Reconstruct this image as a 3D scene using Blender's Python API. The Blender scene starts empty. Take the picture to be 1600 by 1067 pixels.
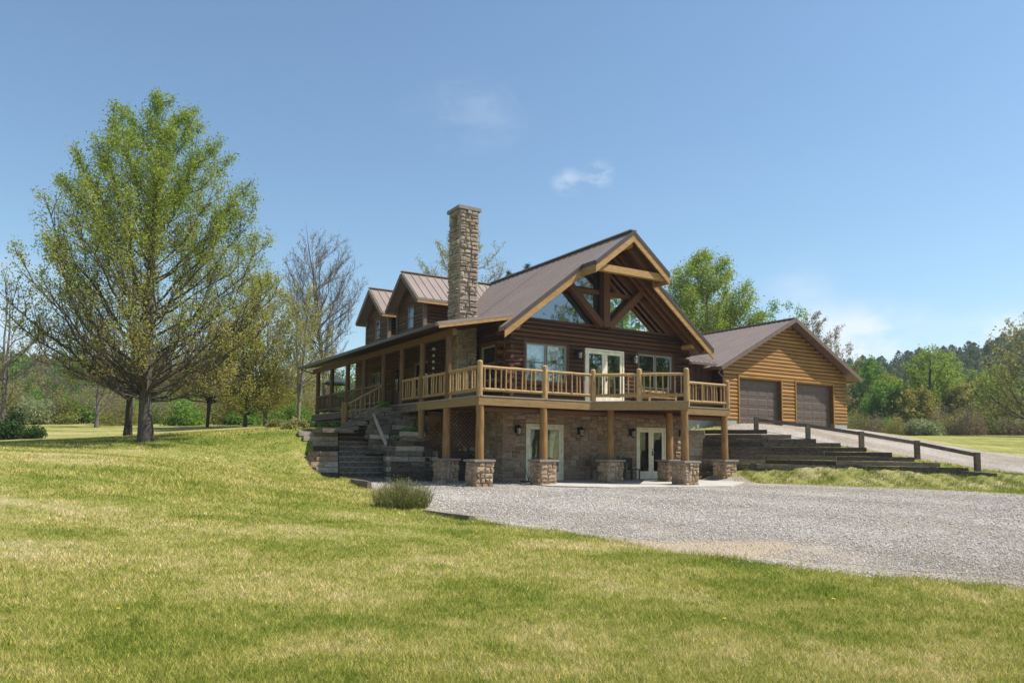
import bpy, math, random
import numpy as np
from mathutils import Matrix, Vector

S = bpy.context.scene
# ------------------------------------------------------------------ camera
EYE = 1.22
PITCH = math.atan(92.0 / 1142.0)
ROLL = 0.0097
cam_d = bpy.data.cameras.new('camera')
cam = bpy.data.objects.new('camera', cam_d)
S.collection.objects.link(cam)
_F = Vector((0, math.cos(PITCH), math.sin(PITCH)))
_U0 = Vector((0, -math.sin(PITCH), math.cos(PITCH)))
_R0 = Vector((1, 0, 0))
_R = _R0 * math.cos(ROLL) + _U0 * math.sin(ROLL)
_U = _U0 * math.cos(ROLL) - _R0 * math.sin(ROLL)
cam.matrix_world = Matrix(((_R.x, _U.x, -_F.x, 0), (_R.y, _U.y, -_F.y, 0), (_R.z, _U.z, -_F.z, EYE), (0, 0, 0, 1)))
cam_d.sensor_width = 36.0
cam_d.lens = 1142.0 / 1600.0 * 36.0
cam_d.shift_y = 76.5 / 1600.0
cam_d.clip_end = 3000
S.camera = cam
# ------------------------------------------------------------------ sun, sky, exposure
SUN_DIR = Vector((0.884, -0.043, 1.35)).normalized()
SUN_EL = math.asin(SUN_DIR.z)
SUN_AZ = math.atan2(SUN_DIR.x, SUN_DIR.y)          # clockwise from +Y
sun_d = bpy.data.lights.new('sun', 'SUN')
sun_d.energy = 4.5
sun_d.angle = math.radians(0.53)
sun_d.color = (1.0, 0.95, 0.87)
sun = bpy.data.objects.new('sun', sun_d)
S.collection.objects.link(sun)
sun.rotation_euler = SUN_DIR.to_track_quat('Z', 'Y').to_euler()
sun.location = (20, 0, 40)
S.view_settings.view_transform = 'Standard'
S.view_settings.look = 'None'
S.view_settings.exposure = 0.57
S.view_settings.gamma = 1.0
W = bpy.data.worlds.new('World')
S.world = W
W.use_nodes = True
def build_world():
    nt = W.node_tree; N = nt.nodes; L = nt.links
    N.clear()
    out = N.new('ShaderNodeOutputWorld'); bg = N.new('ShaderNodeBackground'); sky = N.new('ShaderNodeTexSky')
    sky.sky_type = 'NISHITA'; sky.sun_disc = False
    sky.sun_elevation = SUN_EL; sky.sun_rotation = SUN_AZ
    sky.altitude = 300; sky.air_density = 1.15; sky.dust_density = 0.5; sky.ozone_density = 1.0
    bg.inputs['Strength'].default_value = 0.107
    tc = N.new('ShaderNodeTexCoord')
    nrm = N.new('ShaderNodeVectorMath'); nrm.operation = 'NORMALIZE'
    L.new(tc.outputs['Generated'], nrm.inputs[0])
    def math_(op, a, b=None, clamp=False):
        m = N.new('ShaderNodeMath'); m.operation = op; m.use_clamp = clamp
        for k, v in enumerate((a, b)):
            if v is None: continue
            if isinstance(v, (int, float)): m.inputs[k].default_value = v
            else: L.new(v, m.inputs[k])
        return m.outputs[0]
    total = None
    # wisps of thin cloud: centre direction, stretch (x,y,z), noise scale, threshold, strength
    CL = [((-.060, 1, .475), (9, 9, 15), 9, .45, .15), ((.075, 1, .375), (34, 34, 44), 30, .40, .42), ((.118, 1, .386), (36, 36, 44), 30, .40, .40),
          ((.475, 1, .150), (7, 8, 15), 5, .30, .95), ((.40, 1, .205), (16, 9, 10), 5, .42, .28), ((.70, 1, .165), (11, 9, 22), 7, .36, .65),
          ((-.70, 1, .15), (5, 5, 15), 6, .36, .60), ((.30, 1, .42), (5, 5, 9), 4, .46, .10), ((-.64, 1, .22), (8, 8, 22), 7, .40, .3)]
    for c, st, sc, th, am in CL:
        cv = Vector(c).normalized()
        sub = N.new('ShaderNodeVectorMath'); sub.operation = 'SUBTRACT'; L.new(nrm.outputs[0], sub.inputs[0]); sub.inputs[1].default_value = cv
        mul = N.new('ShaderNodeVectorMath'); mul.operation = 'MULTIPLY'; L.new(sub.outputs[0], mul.inputs[0]); mul.inputs[1].default_value = st
        ln = N.new('ShaderNodeVectorMath'); ln.operation = 'LENGTH'; L.new(mul.outputs[0], ln.inputs[0])
        fall = N.new('ShaderNodeMapRange'); fall.interpolation_type = 'SMOOTHSTEP'
        L.new(ln.outputs['Value'], fall.inputs[0]); fall.inputs[1].default_value = 1.0; fall.inputs[2].default_value = 0.1; fall.inputs[3].default_value = 0; fall.inputs[4].default_value = 1
        mp = N.new('ShaderNodeMapping'); mp.inputs['Scale'].default_value = (1, 1, 1.9); mp.inputs['Rotation'].default_value = (0, .35, 0); L.new(nrm.outputs[0], mp.inputs[0])
        nz = N.new('ShaderNodeTexNoise'); nz.inputs['Scale'].default_value = sc; nz.inputs['Detail'].default_value = 7; nz.inputs['Roughness'].default_value = .62
        nz.inputs['Distortion'].default_value = .5
        L.new(mp.outputs[0], nz.inputs['Vector'])
        mr = N.new('ShaderNodeMapRange'); mr.interpolation_type = 'SMOOTHSTEP'; L.new(nz.outputs[0], mr.inputs[0]); mr.inputs[1].default_value = th; mr.inputs[2].default_value = th + .3; mr.inputs[3].default_value = 0; mr.inputs[4].default_value = am
        v = math_('MULTIPLY', mr.outputs[0], fall.outputs[0])
        total = v if total is None else math_('ADD', total, v, True)
    mix = N.new('ShaderNodeMix'); mix.data_type = 'RGBA'
    L.new(total, mix.inputs['Factor']); tint = N.new('ShaderNodeMix'); tint.data_type = 'RGBA'; tint.blend_type = 'MULTIPLY'; tint.inputs['Factor'].default_value = 1; tint.inputs['B'].default_value = (.86, .99, 1.02, 1)
    L.new(sky.outputs[0], tint.inputs['A']); L.new(tint.outputs['Result'], mix.inputs['A']); mix.inputs['B'].default_value = (6.3, 6.6, 7.0, 1)
    L.new(mix.outputs['Result'], bg.inputs['Color']); L.new(bg.outputs[0], out.inputs[0])
build_world()

# ------------------------------------------------------------------ helpers
COL = S.collection
A = math.radians(31.6)
RX, RY = math.cos(A), math.sin(A)
C0 = (-0.28, 26.7)
def HW(u, v, z=0.0):                                   # house frame -> world
    return (C0[0] + u * RX - v * RY, C0[1] + u * RY + v * RX, z)

class MB:
    def __init__(s): s.v = []; s.f = []; s.m = []; s.sm = []
    def add(s, vs, fs, mi=0, smooth=False):
        b = len(s.v); s.v += [tuple(p) for p in vs]
        for f in fs: s.f.append(tuple(b + i for i in f)); s.m.append(mi); s.sm.append(smooth)
    def box(s, x0, x1, y0, y1, z0, z1, mi=0):
        s.add([(x0, y0, z0), (x1, y0, z0), (x1, y1, z0), (x0, y1, z0), (x0, y0, z1), (x1, y0, z1), (x1, y1, z1), (x0, y1, z1)],
              [(0, 3, 2, 1), (4, 5, 6, 7), (0, 1, 5, 4), (1, 2, 6, 5), (2, 3, 7, 6), (3, 0, 4, 7)], mi)
    def cyl(s, p0, p1, r0, r1=None, n=10, mi=0, smooth=True, caps=True, wob=0, rng=None):
        if r1 is None: r1 = r0
        p0 = Vector(p0); p1 = Vector(p1); d = (p1 - p0); L_ = d.length; d = d.normalized()
        a = d.orthogonal().normalized(); b = d.cross(a)
        k = 2 if not wob else max(3, int(L_ / .35) + 2)
        vs = []
        for i in range(k):
            t = i / (k - 1); c = p0 + (p1 - p0) * t; rr = r0 + (r1 - r0) * t
            if wob:
                rr *= 1 + rng.uniform(-wob, wob) * .5
                if 0 < i < k - 1: c = c + a * rng.uniform(-wob, wob) * r0 + b * rng.uniform(-wob, wob) * r0
            for j in range(n):
                an = 2 * math.pi * j / n
                vs.append(c + (a * math.cos(an) + b * math.sin(an)) * rr)
        fs = []
        for i in range(k - 1):
            for j in range(n):
                q = (j + 1) % n
                fs.append((i * n + j, i * n + q, (i + 1) * n + q, (i + 1) * n + j))
        s.add(vs, fs, mi, smooth)
        if caps:
            s.add(vs[:n], [tuple(range(n))[::-1]], mi); s.add(vs[-n:], [tuple(range(n))], mi)
    def beam(s, p0, p1, w, h, mi=0, up=(0, 0, 1)):       # rectangular bar, w sideways, h along up
        p0 = Vector(p0); p1 = Vector(p1); d = (p1 - p0).normalized(); up = Vector(up)
        sd = d.cross(up).normalized(); up2 = sd.cross(d).normalized()
        vs = []
        for p in (p0, p1):
            for a, b in ((-1, -1), (1, -1), (1, 1), (-1, 1)):
                vs.append(p + sd * (a * w / 2) + up2 * (b * h / 2))
        s.add(vs, [(0, 1, 2, 3)[::-1], (4, 5, 6, 7), (0, 1, 5, 4), (1, 2, 6, 5), (2, 3, 7, 6), (3, 0, 4, 7)], mi)
    def slab(s, q, t, mi=0, dn=(0, 0, -1)):               # quad q thickened along dn
        dn = Vector(dn) * t; q = [Vector(p) for p in q]; n = len(q)
        vs = q + [p + dn for p in q]
        fs = [tuple(range(n)), tuple(range(2 * n - 1, n - 1, -1))]
        for i in range(n):
            j = (i + 1) % n; fs.append((i, i + n, j + n, j))
        s.add(vs, fs, mi)

def setp(o, **k):
    for a, b in k.items():
        if b is not None: o[a] = b
def empty(name, loc, rz=0, label=None, cat=None, group=None):
    o = bpy.data.objects.new(name, None); COL.objects.link(o); o.location = loc; o.rotation_euler = (0, 0, rz)
    o.empty_display_size = .3
    setp(o, label=label, category=cat, group=group); return o
def mesh_from(name, mb, mats):
    me = bpy.data.meshes.new(name); me.from_pydata(mb.v, [], mb.f); me.update()
    if not isinstance(mats, (list, tuple)): mats = [mats]
    for m in mats: me.materials.append(m)
    me.polygons.foreach_set('material_index', mb.m); me.polygons.foreach_set('use_smooth', mb.sm)
    return me
def obj(name, mb, mats, parent=None, loc=(0, 0, 0), rz=0, **k):
    me = mb if isinstance(mb, bpy.types.Mesh) else mesh_from(name, mb, mats)
    o = bpy.data.objects.new(name, me); COL.objects.link(o)
    o.location = loc; o.rotation_euler = (0, 0, rz)
    if parent is not None: o.parent = parent
    setp(o, **k); return o
def recenter(mb, c):
    mb.v = [(p[0] - c[0], p[1] - c[1], p[2] - c[2]) for p in mb.v]; return mb
def fast_mesh(name, V, F, mats, rnd=None, midx=None, smooth=False):
    """V (n,3) float, F (m,k) int: one polygon size"""
    me = bpy.data.meshes.new(name); V = np.asarray(V, np.float32); F = np.asarray(F, np.int32)
    n, (m, k) = len(V), F.shape
    me.vertices.add(n); me.vertices.foreach_set('co', V.ravel())
    me.loops.add(m * k); me.loops.foreach_set('vertex_index', F.ravel())
    me.polygons.add(m); me.polygons.foreach_set('loop_start', np.arange(0, m * k, k, dtype=np.int32))
    me.polygons.foreach_set('loop_total', np.full(m, k, np.int32))
    if not isinstance(mats, (list, tuple)): mats = [mats]
    for q in mats: me.materials.append(q)
    if midx is not None: me.polygons.foreach_set('material_index', np.asarray(midx, np.int32))
    if smooth: me.polygons.foreach_set('use_smooth', np.ones(m, bool))
    me.update(calc_edges=True)
    if rnd is not None:
        at = me.attributes.new('rnd', 'FLOAT', 'POINT'); at.data.foreach_set('value', np.asarray(rnd, np.float32))
    return me
def copy_tree(o, parent=None):
    c = o.copy(); COL.objects.link(c)
    if parent is not None: c.parent = parent
    for ch in list(o.children): copy_tree(ch, c)
    return c

# ---- terrain: thin-plate through surveyed heights, two levels joined along a retaining line
HI=np.array([(0,0,-.35),(-4,3,-.2),(4,3,-.4),(-4,6,-.12),(3,6,-.33),(6,7.5,-.36),(0,10,-.16),(-6,12,.28),(-12,12,.5),(-3,16,-.02),(-5.2,20,.12),(-9,20,.75),(-16,20,1.05),
 (-7.3,25,.42),(-8.9,27,1.35),(-8.3,28.4,1.86),(-8.4,29.2,1.95),(-13.5,27,1.37),(-21.8,32,1.34),(-25,40,1.7),(-12.5,36,2.1),(-10.3,38.5,2.3),(-13,45,2.55),(-30,60,3.0),(-60,60,3.2),(-20,70,3.3),
 (-6.5,31,2.0),(-4,29,1.9),(0,32,2.2),(5,34,2.0),(8.1,31.4,1.93),(9.0,32.2,2.05),(9.7,33.4,2.4),(10.8,32,2.22),(13.5,35,2.38),(17.6,38.2,2.42),(12.5,31,1.8),(14.3,30.2,1.45),(15.9,29,1.05),(17.6,27.3,.55),(19.6,28,.5),(20,22,.1),(24,28,.6),(22,36,1.6),(28,40,1.75),
 (26,50,2.4),(33,45,2.1),(37,70,2.9),(52,75,3.6),(0,60,3.2),(15,60,3.0),(70,60,3.2),(40,25,.4),(40,5,-.2),(-40,10,.8),(-40,-20,.3),(40,-20,-.5),(0,-20,-.6),
 (0,110,4.2),(-90,110,5),(100,110,6),(50,110,5),(-50,110,4.8)],float)
def tps(P):
    n=len(P); S=30.; X=P[:,:2]/S
    D=np.hypot(X[:,None,0]-X[None,:,0],X[:,None,1]-X[None,:,1])
    K=np.where(D>0,D*D*np.log(D+1e-12),0)+np.eye(n)*2e-5
    A=np.zeros((n+3,n+3)); A[:n,:n]=K; A[:n,n]=1; A[:n,n+1:]=X; A[n,:n]=1; A[n+1:,:n]=X.T
    w=np.linalg.solve(A,np.r_[P[:,2],0,0,0]); return X,w,S
TP=tps(HI)
def hi(x,y):
    X,w,S=TP; x=np.asarray(x,float)/S; y=np.asarray(y,float)/S; o=w[len(X)]+w[len(X)+1]*x+w[len(X)+2]*y
    for i in range(len(X)):
        D2=(x-X[i,0])**2+(y-X[i,1])**2; o=o+w[i]*.5*D2*np.log(D2+1e-12)
    return o
def sst(a,b,t): t=np.clip((t-a)/(b-a),0,1); return t*t*(3-2*t)
def low(x,y): # the gravel lot, falling gently towards the road side
    return np.interp(y,[0,9,12,15,20,24,30,60],[-.36,-.33,-.2,-.1,-.03,0,.0,.0])+0*x
# line between lot (right hand/below) and upper ground; half-width of the slope at each vertex
LN=np.array([(60,19,3),(30,22.6,2.4),(22,24.6,1.8),(18.6,26.0,1.0),(17.0,27.15,.3),(15,28.12,.14),(12.5,29.2,.14),(10.5,30.1,.14),(8.2,31.1,.14),(7.4,31.9,.3),(.2,27.6,.25),(-1.0,28.45,.25),(-2.9,28.2,.2),
 (-3.3,27.6,.2),(-4.6,27.6,.3),(-5.6,27.4,.5),(-6.4,26.4,.6),(-5.9,25.0,.9),(-5.0,23.6,1.),(-4.2,21,1.1),(-2.7,17.5,1.2),(-1.2,14.6,1.3),(.4,12.9,1.3),(2.4,10.7,1.2),(3.9,9.7,1.1),(6,8.7,1.0),(10,8,1.),(60,4,1.5)],float)
def side(x,y):
    x=np.asarray(x,float);y=np.asarray(y,float)
    best=np.full(x.shape,1e9); sg=np.zeros(x.shape); wd=np.ones(x.shape)
    for i in range(len(LN)-1):
        ax,ay,aw=LN[i];bx,by,bw=LN[i+1]; dx,dy=bx-ax,by-ay; L=dx*dx+dy*dy
        t=np.clip(((x-ax)*dx+(y-ay)*dy)/L,0,1); px=ax+t*dx;py=ay+t*dy
        d=np.hypot(x-px,y-py); m=d<best-1e-9
        best=np.where(m,d,best); wd=np.where(m,aw+t*(bw-aw),wd)
    # inside test: polygon = LN closed on the right
    ins=np.zeros(x.shape,bool); P=LN[:,:2]; n=len(P); j=n-1
    for i in range(n):
        xi,yi=P[i];xj,yj=P[j]
        c=((yi>y)!=(yj>y))&(x<(xj-xi)*(y-yi)/((yj-yi) if yj!=yi else 1e-9)+xi); ins^=c; j=i
    return np.where(ins,-best,best),wd
def ground(x,y):
    s,w=side(x,y); m=sst(-1,1,s/w)
    lo=low(x,y)+(.5+.24*np.exp(-((x-12.6)/2.6)**2))*sst(-2.4,-.4,s)*sst(7.6,8.6,x)
    h=hi(x,y)*m+lo*(1-m)
    # the flight of timber steps is dug into the bank
    p=((x+6.15)*.966+(y-26.3)*.258)/.9726; q=(-(x+6.15)*.475+(y-26.3)*.88)/.9726
    h=np.where((p>-.05)&(p<2.2)&(q>-.9)&(q<3.1),np.minimum(h,.0+np.clip(q,0,9)*.62-.08),h)
    # hills far off
    # soil kept low in front of the stacked timber ends, so that they stand clear of the lawn
    zf=np.interp(p,[-2.3,-1.9,-1.5,-1.28,-.95,-.6,0],[2.3,1.75,1.3,.85,.42,.2,.06])
    h=np.where((p>-2.3)&(p<=.0)&(q>-2.2)&(q<3.3),np.minimum(h,np.maximum(zf,-.02+q*.70)),h)
    R=np.hypot(x,y); a=np.degrees(np.arctan2(x,np.maximum(y,1)))
    hh=np.interp(a,[-60,-35,-20,0,20,25,30,35,45],[18,15,13,12,16,19,21,25,32])
    f=sst(105,290,R)
    return h*(1-sst(100,150,R))+np.where(R>100,sst(100,150,R)*4.5,0)+f*hh

# ------------------------------------------------------------------ materials
def new_mat(name):
    m = bpy.data.materials.new(name); m.use_nodes = True; nt = m.node_tree
    return m, nt, nt.nodes, nt.links, nt.nodes['Principled BSDF']
def ramp(N, L, src, stops):
    r = N.new('ShaderNodeValToRGB'); L.new(src, r.inputs[0]); e = r.color_ramp.elements
    while len(e) < len(stops): e.new(.5)
    for k, (p, c) in enumerate(stops): e[k].position = p; e[k].color = (*c, 1)
    return r.outputs[0]
def noise(N, L, vec, scale, detail=4, rough=.55, dist=0):
    n = N.new('ShaderNodeTexNoise'); n.inputs['Scale'].default_value = scale; n.inputs['Detail'].default_value = detail
    n.inputs['Roughness'].default_value = rough; n.inputs['Distortion'].default_value = dist
    if vec is not None: L.new(vec, n.inputs['Vector'])
    return n.outputs['Fac']
def mapping(N, L, vec, sc=(1, 1, 1), rot=(0, 0, 0)):
    m = N.new('ShaderNodeMapping'); m.inputs['Scale'].default_value = sc; m.inputs['Rotation'].default_value = rot; L.new(vec, m.inputs[0]); return m.outputs[0]
def mixc(N, L, f, a, b, mode='MIX'):
    m = N.new('ShaderNodeMix'); m.data_type = 'RGBA'; m.blend_type = mode
    for k, v in (('Factor', f), ('A', a), ('B', b)):
        if isinstance(v, (int, float)): m.inputs[k].default_value = v
        elif isinstance(v, tuple): m.inputs[k].default_value = (*v, 1)
        else: L.new(v, m.inputs[k])
    return m.outputs['Result']
def bump(N, L, h, p, strength=.4, dist=.02):
    b = N.new('ShaderNodeBump'); b.inputs['Strength'].default_value = strength; b.inputs['Distance'].default_value = dist
    L.new(h, b.inputs['Height']); L.new(b.outputs[0], p.inputs['Normal'])
def wood(name, c1, c2, sc=(1.5, 9, 9), rough=.6, isl=.35, bstr=.3, knots=True, spec=.3):
    m, nt, N, L, p = new_mat(name)
    tc = N.new('ShaderNodeTexCoord'); v = mapping(N, L, tc.outputs['Object'], sc)
    f = noise(N, L, v, 2.2, 6, .65, .4)
    c = ramp(N, L, f, [(.28, c1), (.72, c2)])
    g = N.new('ShaderNodeNewGeometry')
    r = ramp(N, L, g.outputs['Random Per Island'], [(0, (1 - isl,) * 3), (1, (1 + isl * .6,) * 3)])
    c = mixc(N, L, 1.0, c, r, 'MULTIPLY')
    oi = N.new('ShaderNodeObjectInfo'); c = mixc(N, L, 1.0, c, ramp(N, L, oi.outputs['Random'], [(0, (1 - isl * .7,) * 3), (1, (1 + isl * .5,) * 3)]), 'MULTIPLY')
    if knots:
        k = N.new('ShaderNodeTexVoronoi'); k.inputs['Scale'].default_value = 2.3; L.new(mapping(N, L, tc.outputs['Object'], (1, 1, 1)), k.inputs['Vector'])
        kk = N.new('ShaderNodeMapRange'); L.new(k.outputs['Distance'], kk.inputs[0]); kk.inputs[1].default_value = .05; kk.inputs[2].default_value = .11; kk.inputs[3].default_value = .45; kk.inputs[4].default_value = 1
        c = mixc(N, L, 1.0, c, kk.outputs[0], 'MULTIPLY')
    L.new(c, p.inputs['Base Color']); p.inputs['Roughness'].default_value = rough; p.inputs['Specular IOR Level'].default_value = spec
    bump(N, L, f, p, bstr, .01)
    return m
def plain(name, c, rough=.6, metal=0, var=.15, scale=6, spec=.4):
    m, nt, N, L, p = new_mat(name)
    tc = N.new('ShaderNodeTexCoord'); f = noise(N, L, tc.outputs['Object'], scale, 5)
    a = tuple(x * (1 - var) for x in c); b = tuple(min(1, x * (1 + var)) for x in c)
    L.new(ramp(N, L, f, [(.3, a), (.7, b)]), p.inputs['Base Color'])
    p.inputs['Roughness'].default_value = rough; p.inputs['Metallic'].default_value = metal; p.inputs['Specular IOR Level'].default_value = spec
    return m
M = {}
M['log_u'] = wood('stained_log_horizontal', (.045, .019, .009), (.125, .056, .024), (.8, 12, 12))
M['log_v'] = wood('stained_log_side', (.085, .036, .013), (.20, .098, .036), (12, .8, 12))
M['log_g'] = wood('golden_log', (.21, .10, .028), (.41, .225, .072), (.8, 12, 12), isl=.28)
M['brown'] = wood('dark_stained_timber', (.085, .035, .014), (.17, .075, .032), (5, 5, 5))
M['soffit'] = wood('dark_soffit_boards', (.05, .022, .011), (.12, .05, .024), (12, .7, 12), isl=.3)
M['rake'] = wood('yellow_pine_trim', (.28, .145, .048), (.50, .31, .12), (2, 2, 9), isl=.15)
M['rail'] = wood('honey_peeled_log', (.28, .16, .062), (.54, .355, .155), (8, 8, 1.6), isl=.25)
M['post_shade'] = wood('shaded_log_post', (.10, .048, .02), (.20, .11, .048), (9, 9, 1.2), isl=.2)  # porch posts and beam: shade under the roof put into the wood colour
M['rail_shade'] = wood('shaded_peeled_log', (.10, .065, .032), (.21, .15, .08), (8, 8, 1.6), isl=.3)  # far railings: darker copy of the rail wood with the shade painted in
M['post'] = wood('honey_log_post', (.17, .085, .029), (.35, .195, .07), (9, 9, 1.2), isl=.15)
M['beam'] = wood('deck_rim_board', (.20, .118, .045), (.36, .23, .095), (1.2, 9, 9), isl=.15)
M['deckb'] = wood('deck_boards', (.27, .22, .16), (.42, .35, .26), (1, 8, 8), isl=.2)
M['grey_timber'] = wood('weathered_grey_timber', (.034, .025, .018), (.27, .215, .165), (1.4, 8, 8), .85, .6, .6)
M['pale_timber'] = wood('bleached_timber_end', (.24, .19, .14), (.50, .42, .34), (3, 3, 6), .85, .45, .6)
M['tan_timber'] = wood('tan_weathered_timber', (.24, .145, .085), (.50, .36, .235), (3, 3, 6), .85, .4, .6)
M['black_timber'] = wood('creosoted_timber', (.026, .019, .015), (.16, .12, .088), (1.0, 8, 8), .85, .6, .6)
M['fence'] = wood('grey_brown_fence_timber', (.10, .076, .055), (.28, .22, .165), (2, 2, 7), .85, .35, .5)
M['white'] = plain('cream_painted_door', (.80, .72, .53), .4)
M['vinyl'] = plain('off_white_vinyl', (.42, .41, .37), .4)
M['tanframe'] = plain('tan_window_frame', (.33, .29, .22), .5)
M['black'] = plain('black_iron', (.018, .017, .016), .5)
M['trim'] = plain('dark_brown_metal_trim', (.075, .055, .047), .45)
M['gutter'] = plain('brown_gutter', (.17, .115, .09), .4)
M['block'] = plain('grey_foundation_block', (.36, .35, .32), .9)
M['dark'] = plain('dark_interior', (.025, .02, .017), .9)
M['curtain'] = plain('white_curtain', (.78, .82, .82), .9, var=.25, scale=9)
M['green_cloth'] = plain('dark_green_umbrella', (.03, .05, .05), .9)
M['pot'] = plain('blue_glazed_pot', (.05, .08, .11), .35)
M['clay'] = plain('dark_clay_pot', (.08, .06, .05), .7)
M['lampglass'] = plain('frosted_lamp_glass', (.45, .42, .36), .3)
M['tarp'] = plain('grey_blue_tarp', (.12, .16, .2), .6)

def metal_roof(name, c):
    m, nt, N, L, p = new_mat(name)
    tc = N.new('ShaderNodeTexCoord'); f = noise(N, L, tc.outputs['Object'], .9, 6, .6)
    f2 = noise(N, L, tc.outputs['Object'], 14, 3)
    c_ = ramp(N, L, f, [(.3, tuple(x * .86 for x in c)), (.75, tuple(x * 1.1 for x in c))])
    c_ = mixc(N, L, .18, c_, ramp(N, L, f2, [(.3, (.6, .6, .6)), (.8, (1.3, 1.3, 1.3))]), 'MULTIPLY')
    L.new(c_, p.inputs['Base Color']); p.inputs['Roughness'].default_value = .48; p.inputs['Specular IOR Level'].default_value = .5
    return m
M['roof'] = metal_roof('brown_metal_roof', (.265, .20, .165))

def stone_mat(name, stops, sc=1.0):
    m, nt, N, L, p = new_mat(name)
    tc = N.new('ShaderNodeTexCoord'); g = N.new('ShaderNodeNewGeometry')
    c = ramp(N, L, g.outputs['Random Per Island'], stops)
    f = noise(N, L, tc.outputs['Object'], 9 * sc, 7, .65)
    c = mixc(N, L, .75, c, ramp(N, L, f, [(.3, (.55, .5, .45)), (.7, (1.25, 1.22, 1.2))]), 'MULTIPLY')
    L.new(c, p.inputs['Base Color']); p.inputs['Roughness'].default_value = .9; p.inputs['Specular IOR Level'].default_value = .2
    f2 = noise(N, L, tc.outputs['Object'], 16 * sc, 5, .6)
    bump(N, L, f2, p, .8, .05)
    return m
M['stone'] = stone_mat('tan_fieldstone', [(0, (.24, .15, .09)), (.25, (.42, .30, .19)), (.5, (.32, .21, .135)), (.75, (.50, .38, .26)), (1, (.36, .27, .19))])
M['chimstone'] = stone_mat('grey_tan_chimney_stone', [(0, (.27, .215, .17)), (.3, (.42, .345, .275)), (.6, (.34, .28, .23)), (1, (.48, .41, .335))])
M['bstone'] = stone_mat('brown_ledge_stone', [(0, (.26, .175, .12)), (.3, (.41, .30, .21)), (.6, (.33, .23, .165)), (.8, (.48, .38, .275)), (1, (.37, .275, .20))])
M['mortar'] = plain('pale_mortar', (.42, .36, .29), .95)
M['dmortar'] = plain('brown_mortar', (.36, .29, .22), .95)
M['concrete'] = plain('patio_concrete', (.46, .42, .36), .85, var=.15, scale=1.5)
M['capstone'] = plain('grey_slab_cap', (.24, .21, .18), .85, var=.2, scale=8)

def glass_mat(name, tint, mixr, see):
    m, nt, N, L, p = new_mat(name); out = N['Material Output']; N.remove(p)
    gl = N.new('ShaderNodeBsdfGlossy'); gl.inputs['Roughness'].default_value = .02; gl.inputs['Color'].default_value = (.9, .95, 1, 1)
    tr = N.new('ShaderNodeBsdfTransparent'); tr.inputs['Color'].default_value = (*tint, 1)
    df = N.new('ShaderNodeBsdfDiffuse'); df.inputs['Color'].default_value = (.03, .04, .045, 1)
    m1 = N.new('ShaderNodeMixShader'); m1.inputs[0].default_value = see; L.new(df.outputs[0], m1.inputs[1]); L.new(tr.outputs[0], m1.inputs[2])
    lw = N.new('ShaderNodeLayerWeight'); lw.inputs[0].default_value = .35
    mr = N.new('ShaderNodeMapRange'); L.new(lw.outputs['Fresnel'], mr.inputs[0]); mr.inputs[3].default_value = mixr; mr.inputs[4].default_value = 1
    tcg = N.new('ShaderNodeTexCoord'); nz = noise(N, L, tcg.outputs['Object'], 1.2, 2)
    b = N.new('ShaderNodeBump'); b.inputs['Strength'].default_value = .05; b.inputs['Distance'].default_value = .05; L.new(nz, b.inputs['Height']); L.new(b.outputs[0], gl.inputs['Normal'])
    m2 = N.new('ShaderNodeMixShader'); L.new(mr.outputs[0], m2.inputs[0]); L.new(m1.outputs[0], m2.inputs[1]); L.new(gl.outputs[0], m2.inputs[2])
    L.new(m2.outputs[0], out.inputs[0]); return m
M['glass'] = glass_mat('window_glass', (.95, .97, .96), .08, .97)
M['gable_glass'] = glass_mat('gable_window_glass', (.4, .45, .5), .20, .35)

# lawn colour, shared by the ground sheet and by the blades (real patches of dry and lush turf)
def grass_mats():
    m, nt, N, L, p = new_mat('lawn_ground')
    g = N.new('ShaderNodeNewGeometry'); hf = N.new('ShaderNodeVectorMath'); hf.operation = 'MULTIPLY'; hf.inputs[1].default_value = (1, 1, 1); L.new(g.outputs['Position'], hf.inputs[0])
    c, f = lawn_colour_half(N, L, hf.outputs[0])
    fn = noise(N, L, hf.outputs[0], 26, 6, .8)
    c = mixc(N, L, .85, c, ramp(N, L, fn, [(.36, (.18, .21, .15)), (.60, (1.1, 1.08, 1.05))]), 'MULTIPLY')
    L.new(c, p.inputs['Base Color']); p.inputs['Roughness'].default_value = .95; p.inputs['Specular IOR Level'].default_value = .1
    bump(N, L, fn, p, .7, .08)
    m2, nt, N, L, p = new_mat('lawn_blades')
    g = N.new('ShaderNodeNewGeometry'); c, f = lawn_colour_half(N, L, g.outputs['Position'])
    at = N.new('ShaderNodeAttribute'); at.attribute_name = 'rnd'
    c = mixc(N, L, 1.0, c, ramp(N, L, at.outputs['Fac'], [(0, (.38, .52, .28)), (.35, (.85, .95, .7)), (.7, (1.35, 1.3, 1.15)), (.9, (1.9, 1.65, 1.7)), (1, (2.3, 1.9, 2.4))]), 'MULTIPLY')
    N.remove(p); out = N['Material Output']
    d = N.new('ShaderNodeBsdfDiffuse'); t = N.new('ShaderNodeBsdfTranslucent'); mx = N.new('ShaderNodeMixShader'); mx.inputs[0].default_value = .35
    L.new(c, d.inputs[0]); L.new(c, t.inputs[0]); L.new(d.outputs[0], mx.inputs[1]); L.new(t.outputs[0], mx.inputs[2]); L.new(mx.outputs[0], out.inputs[0])
    return m, m2
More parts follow.
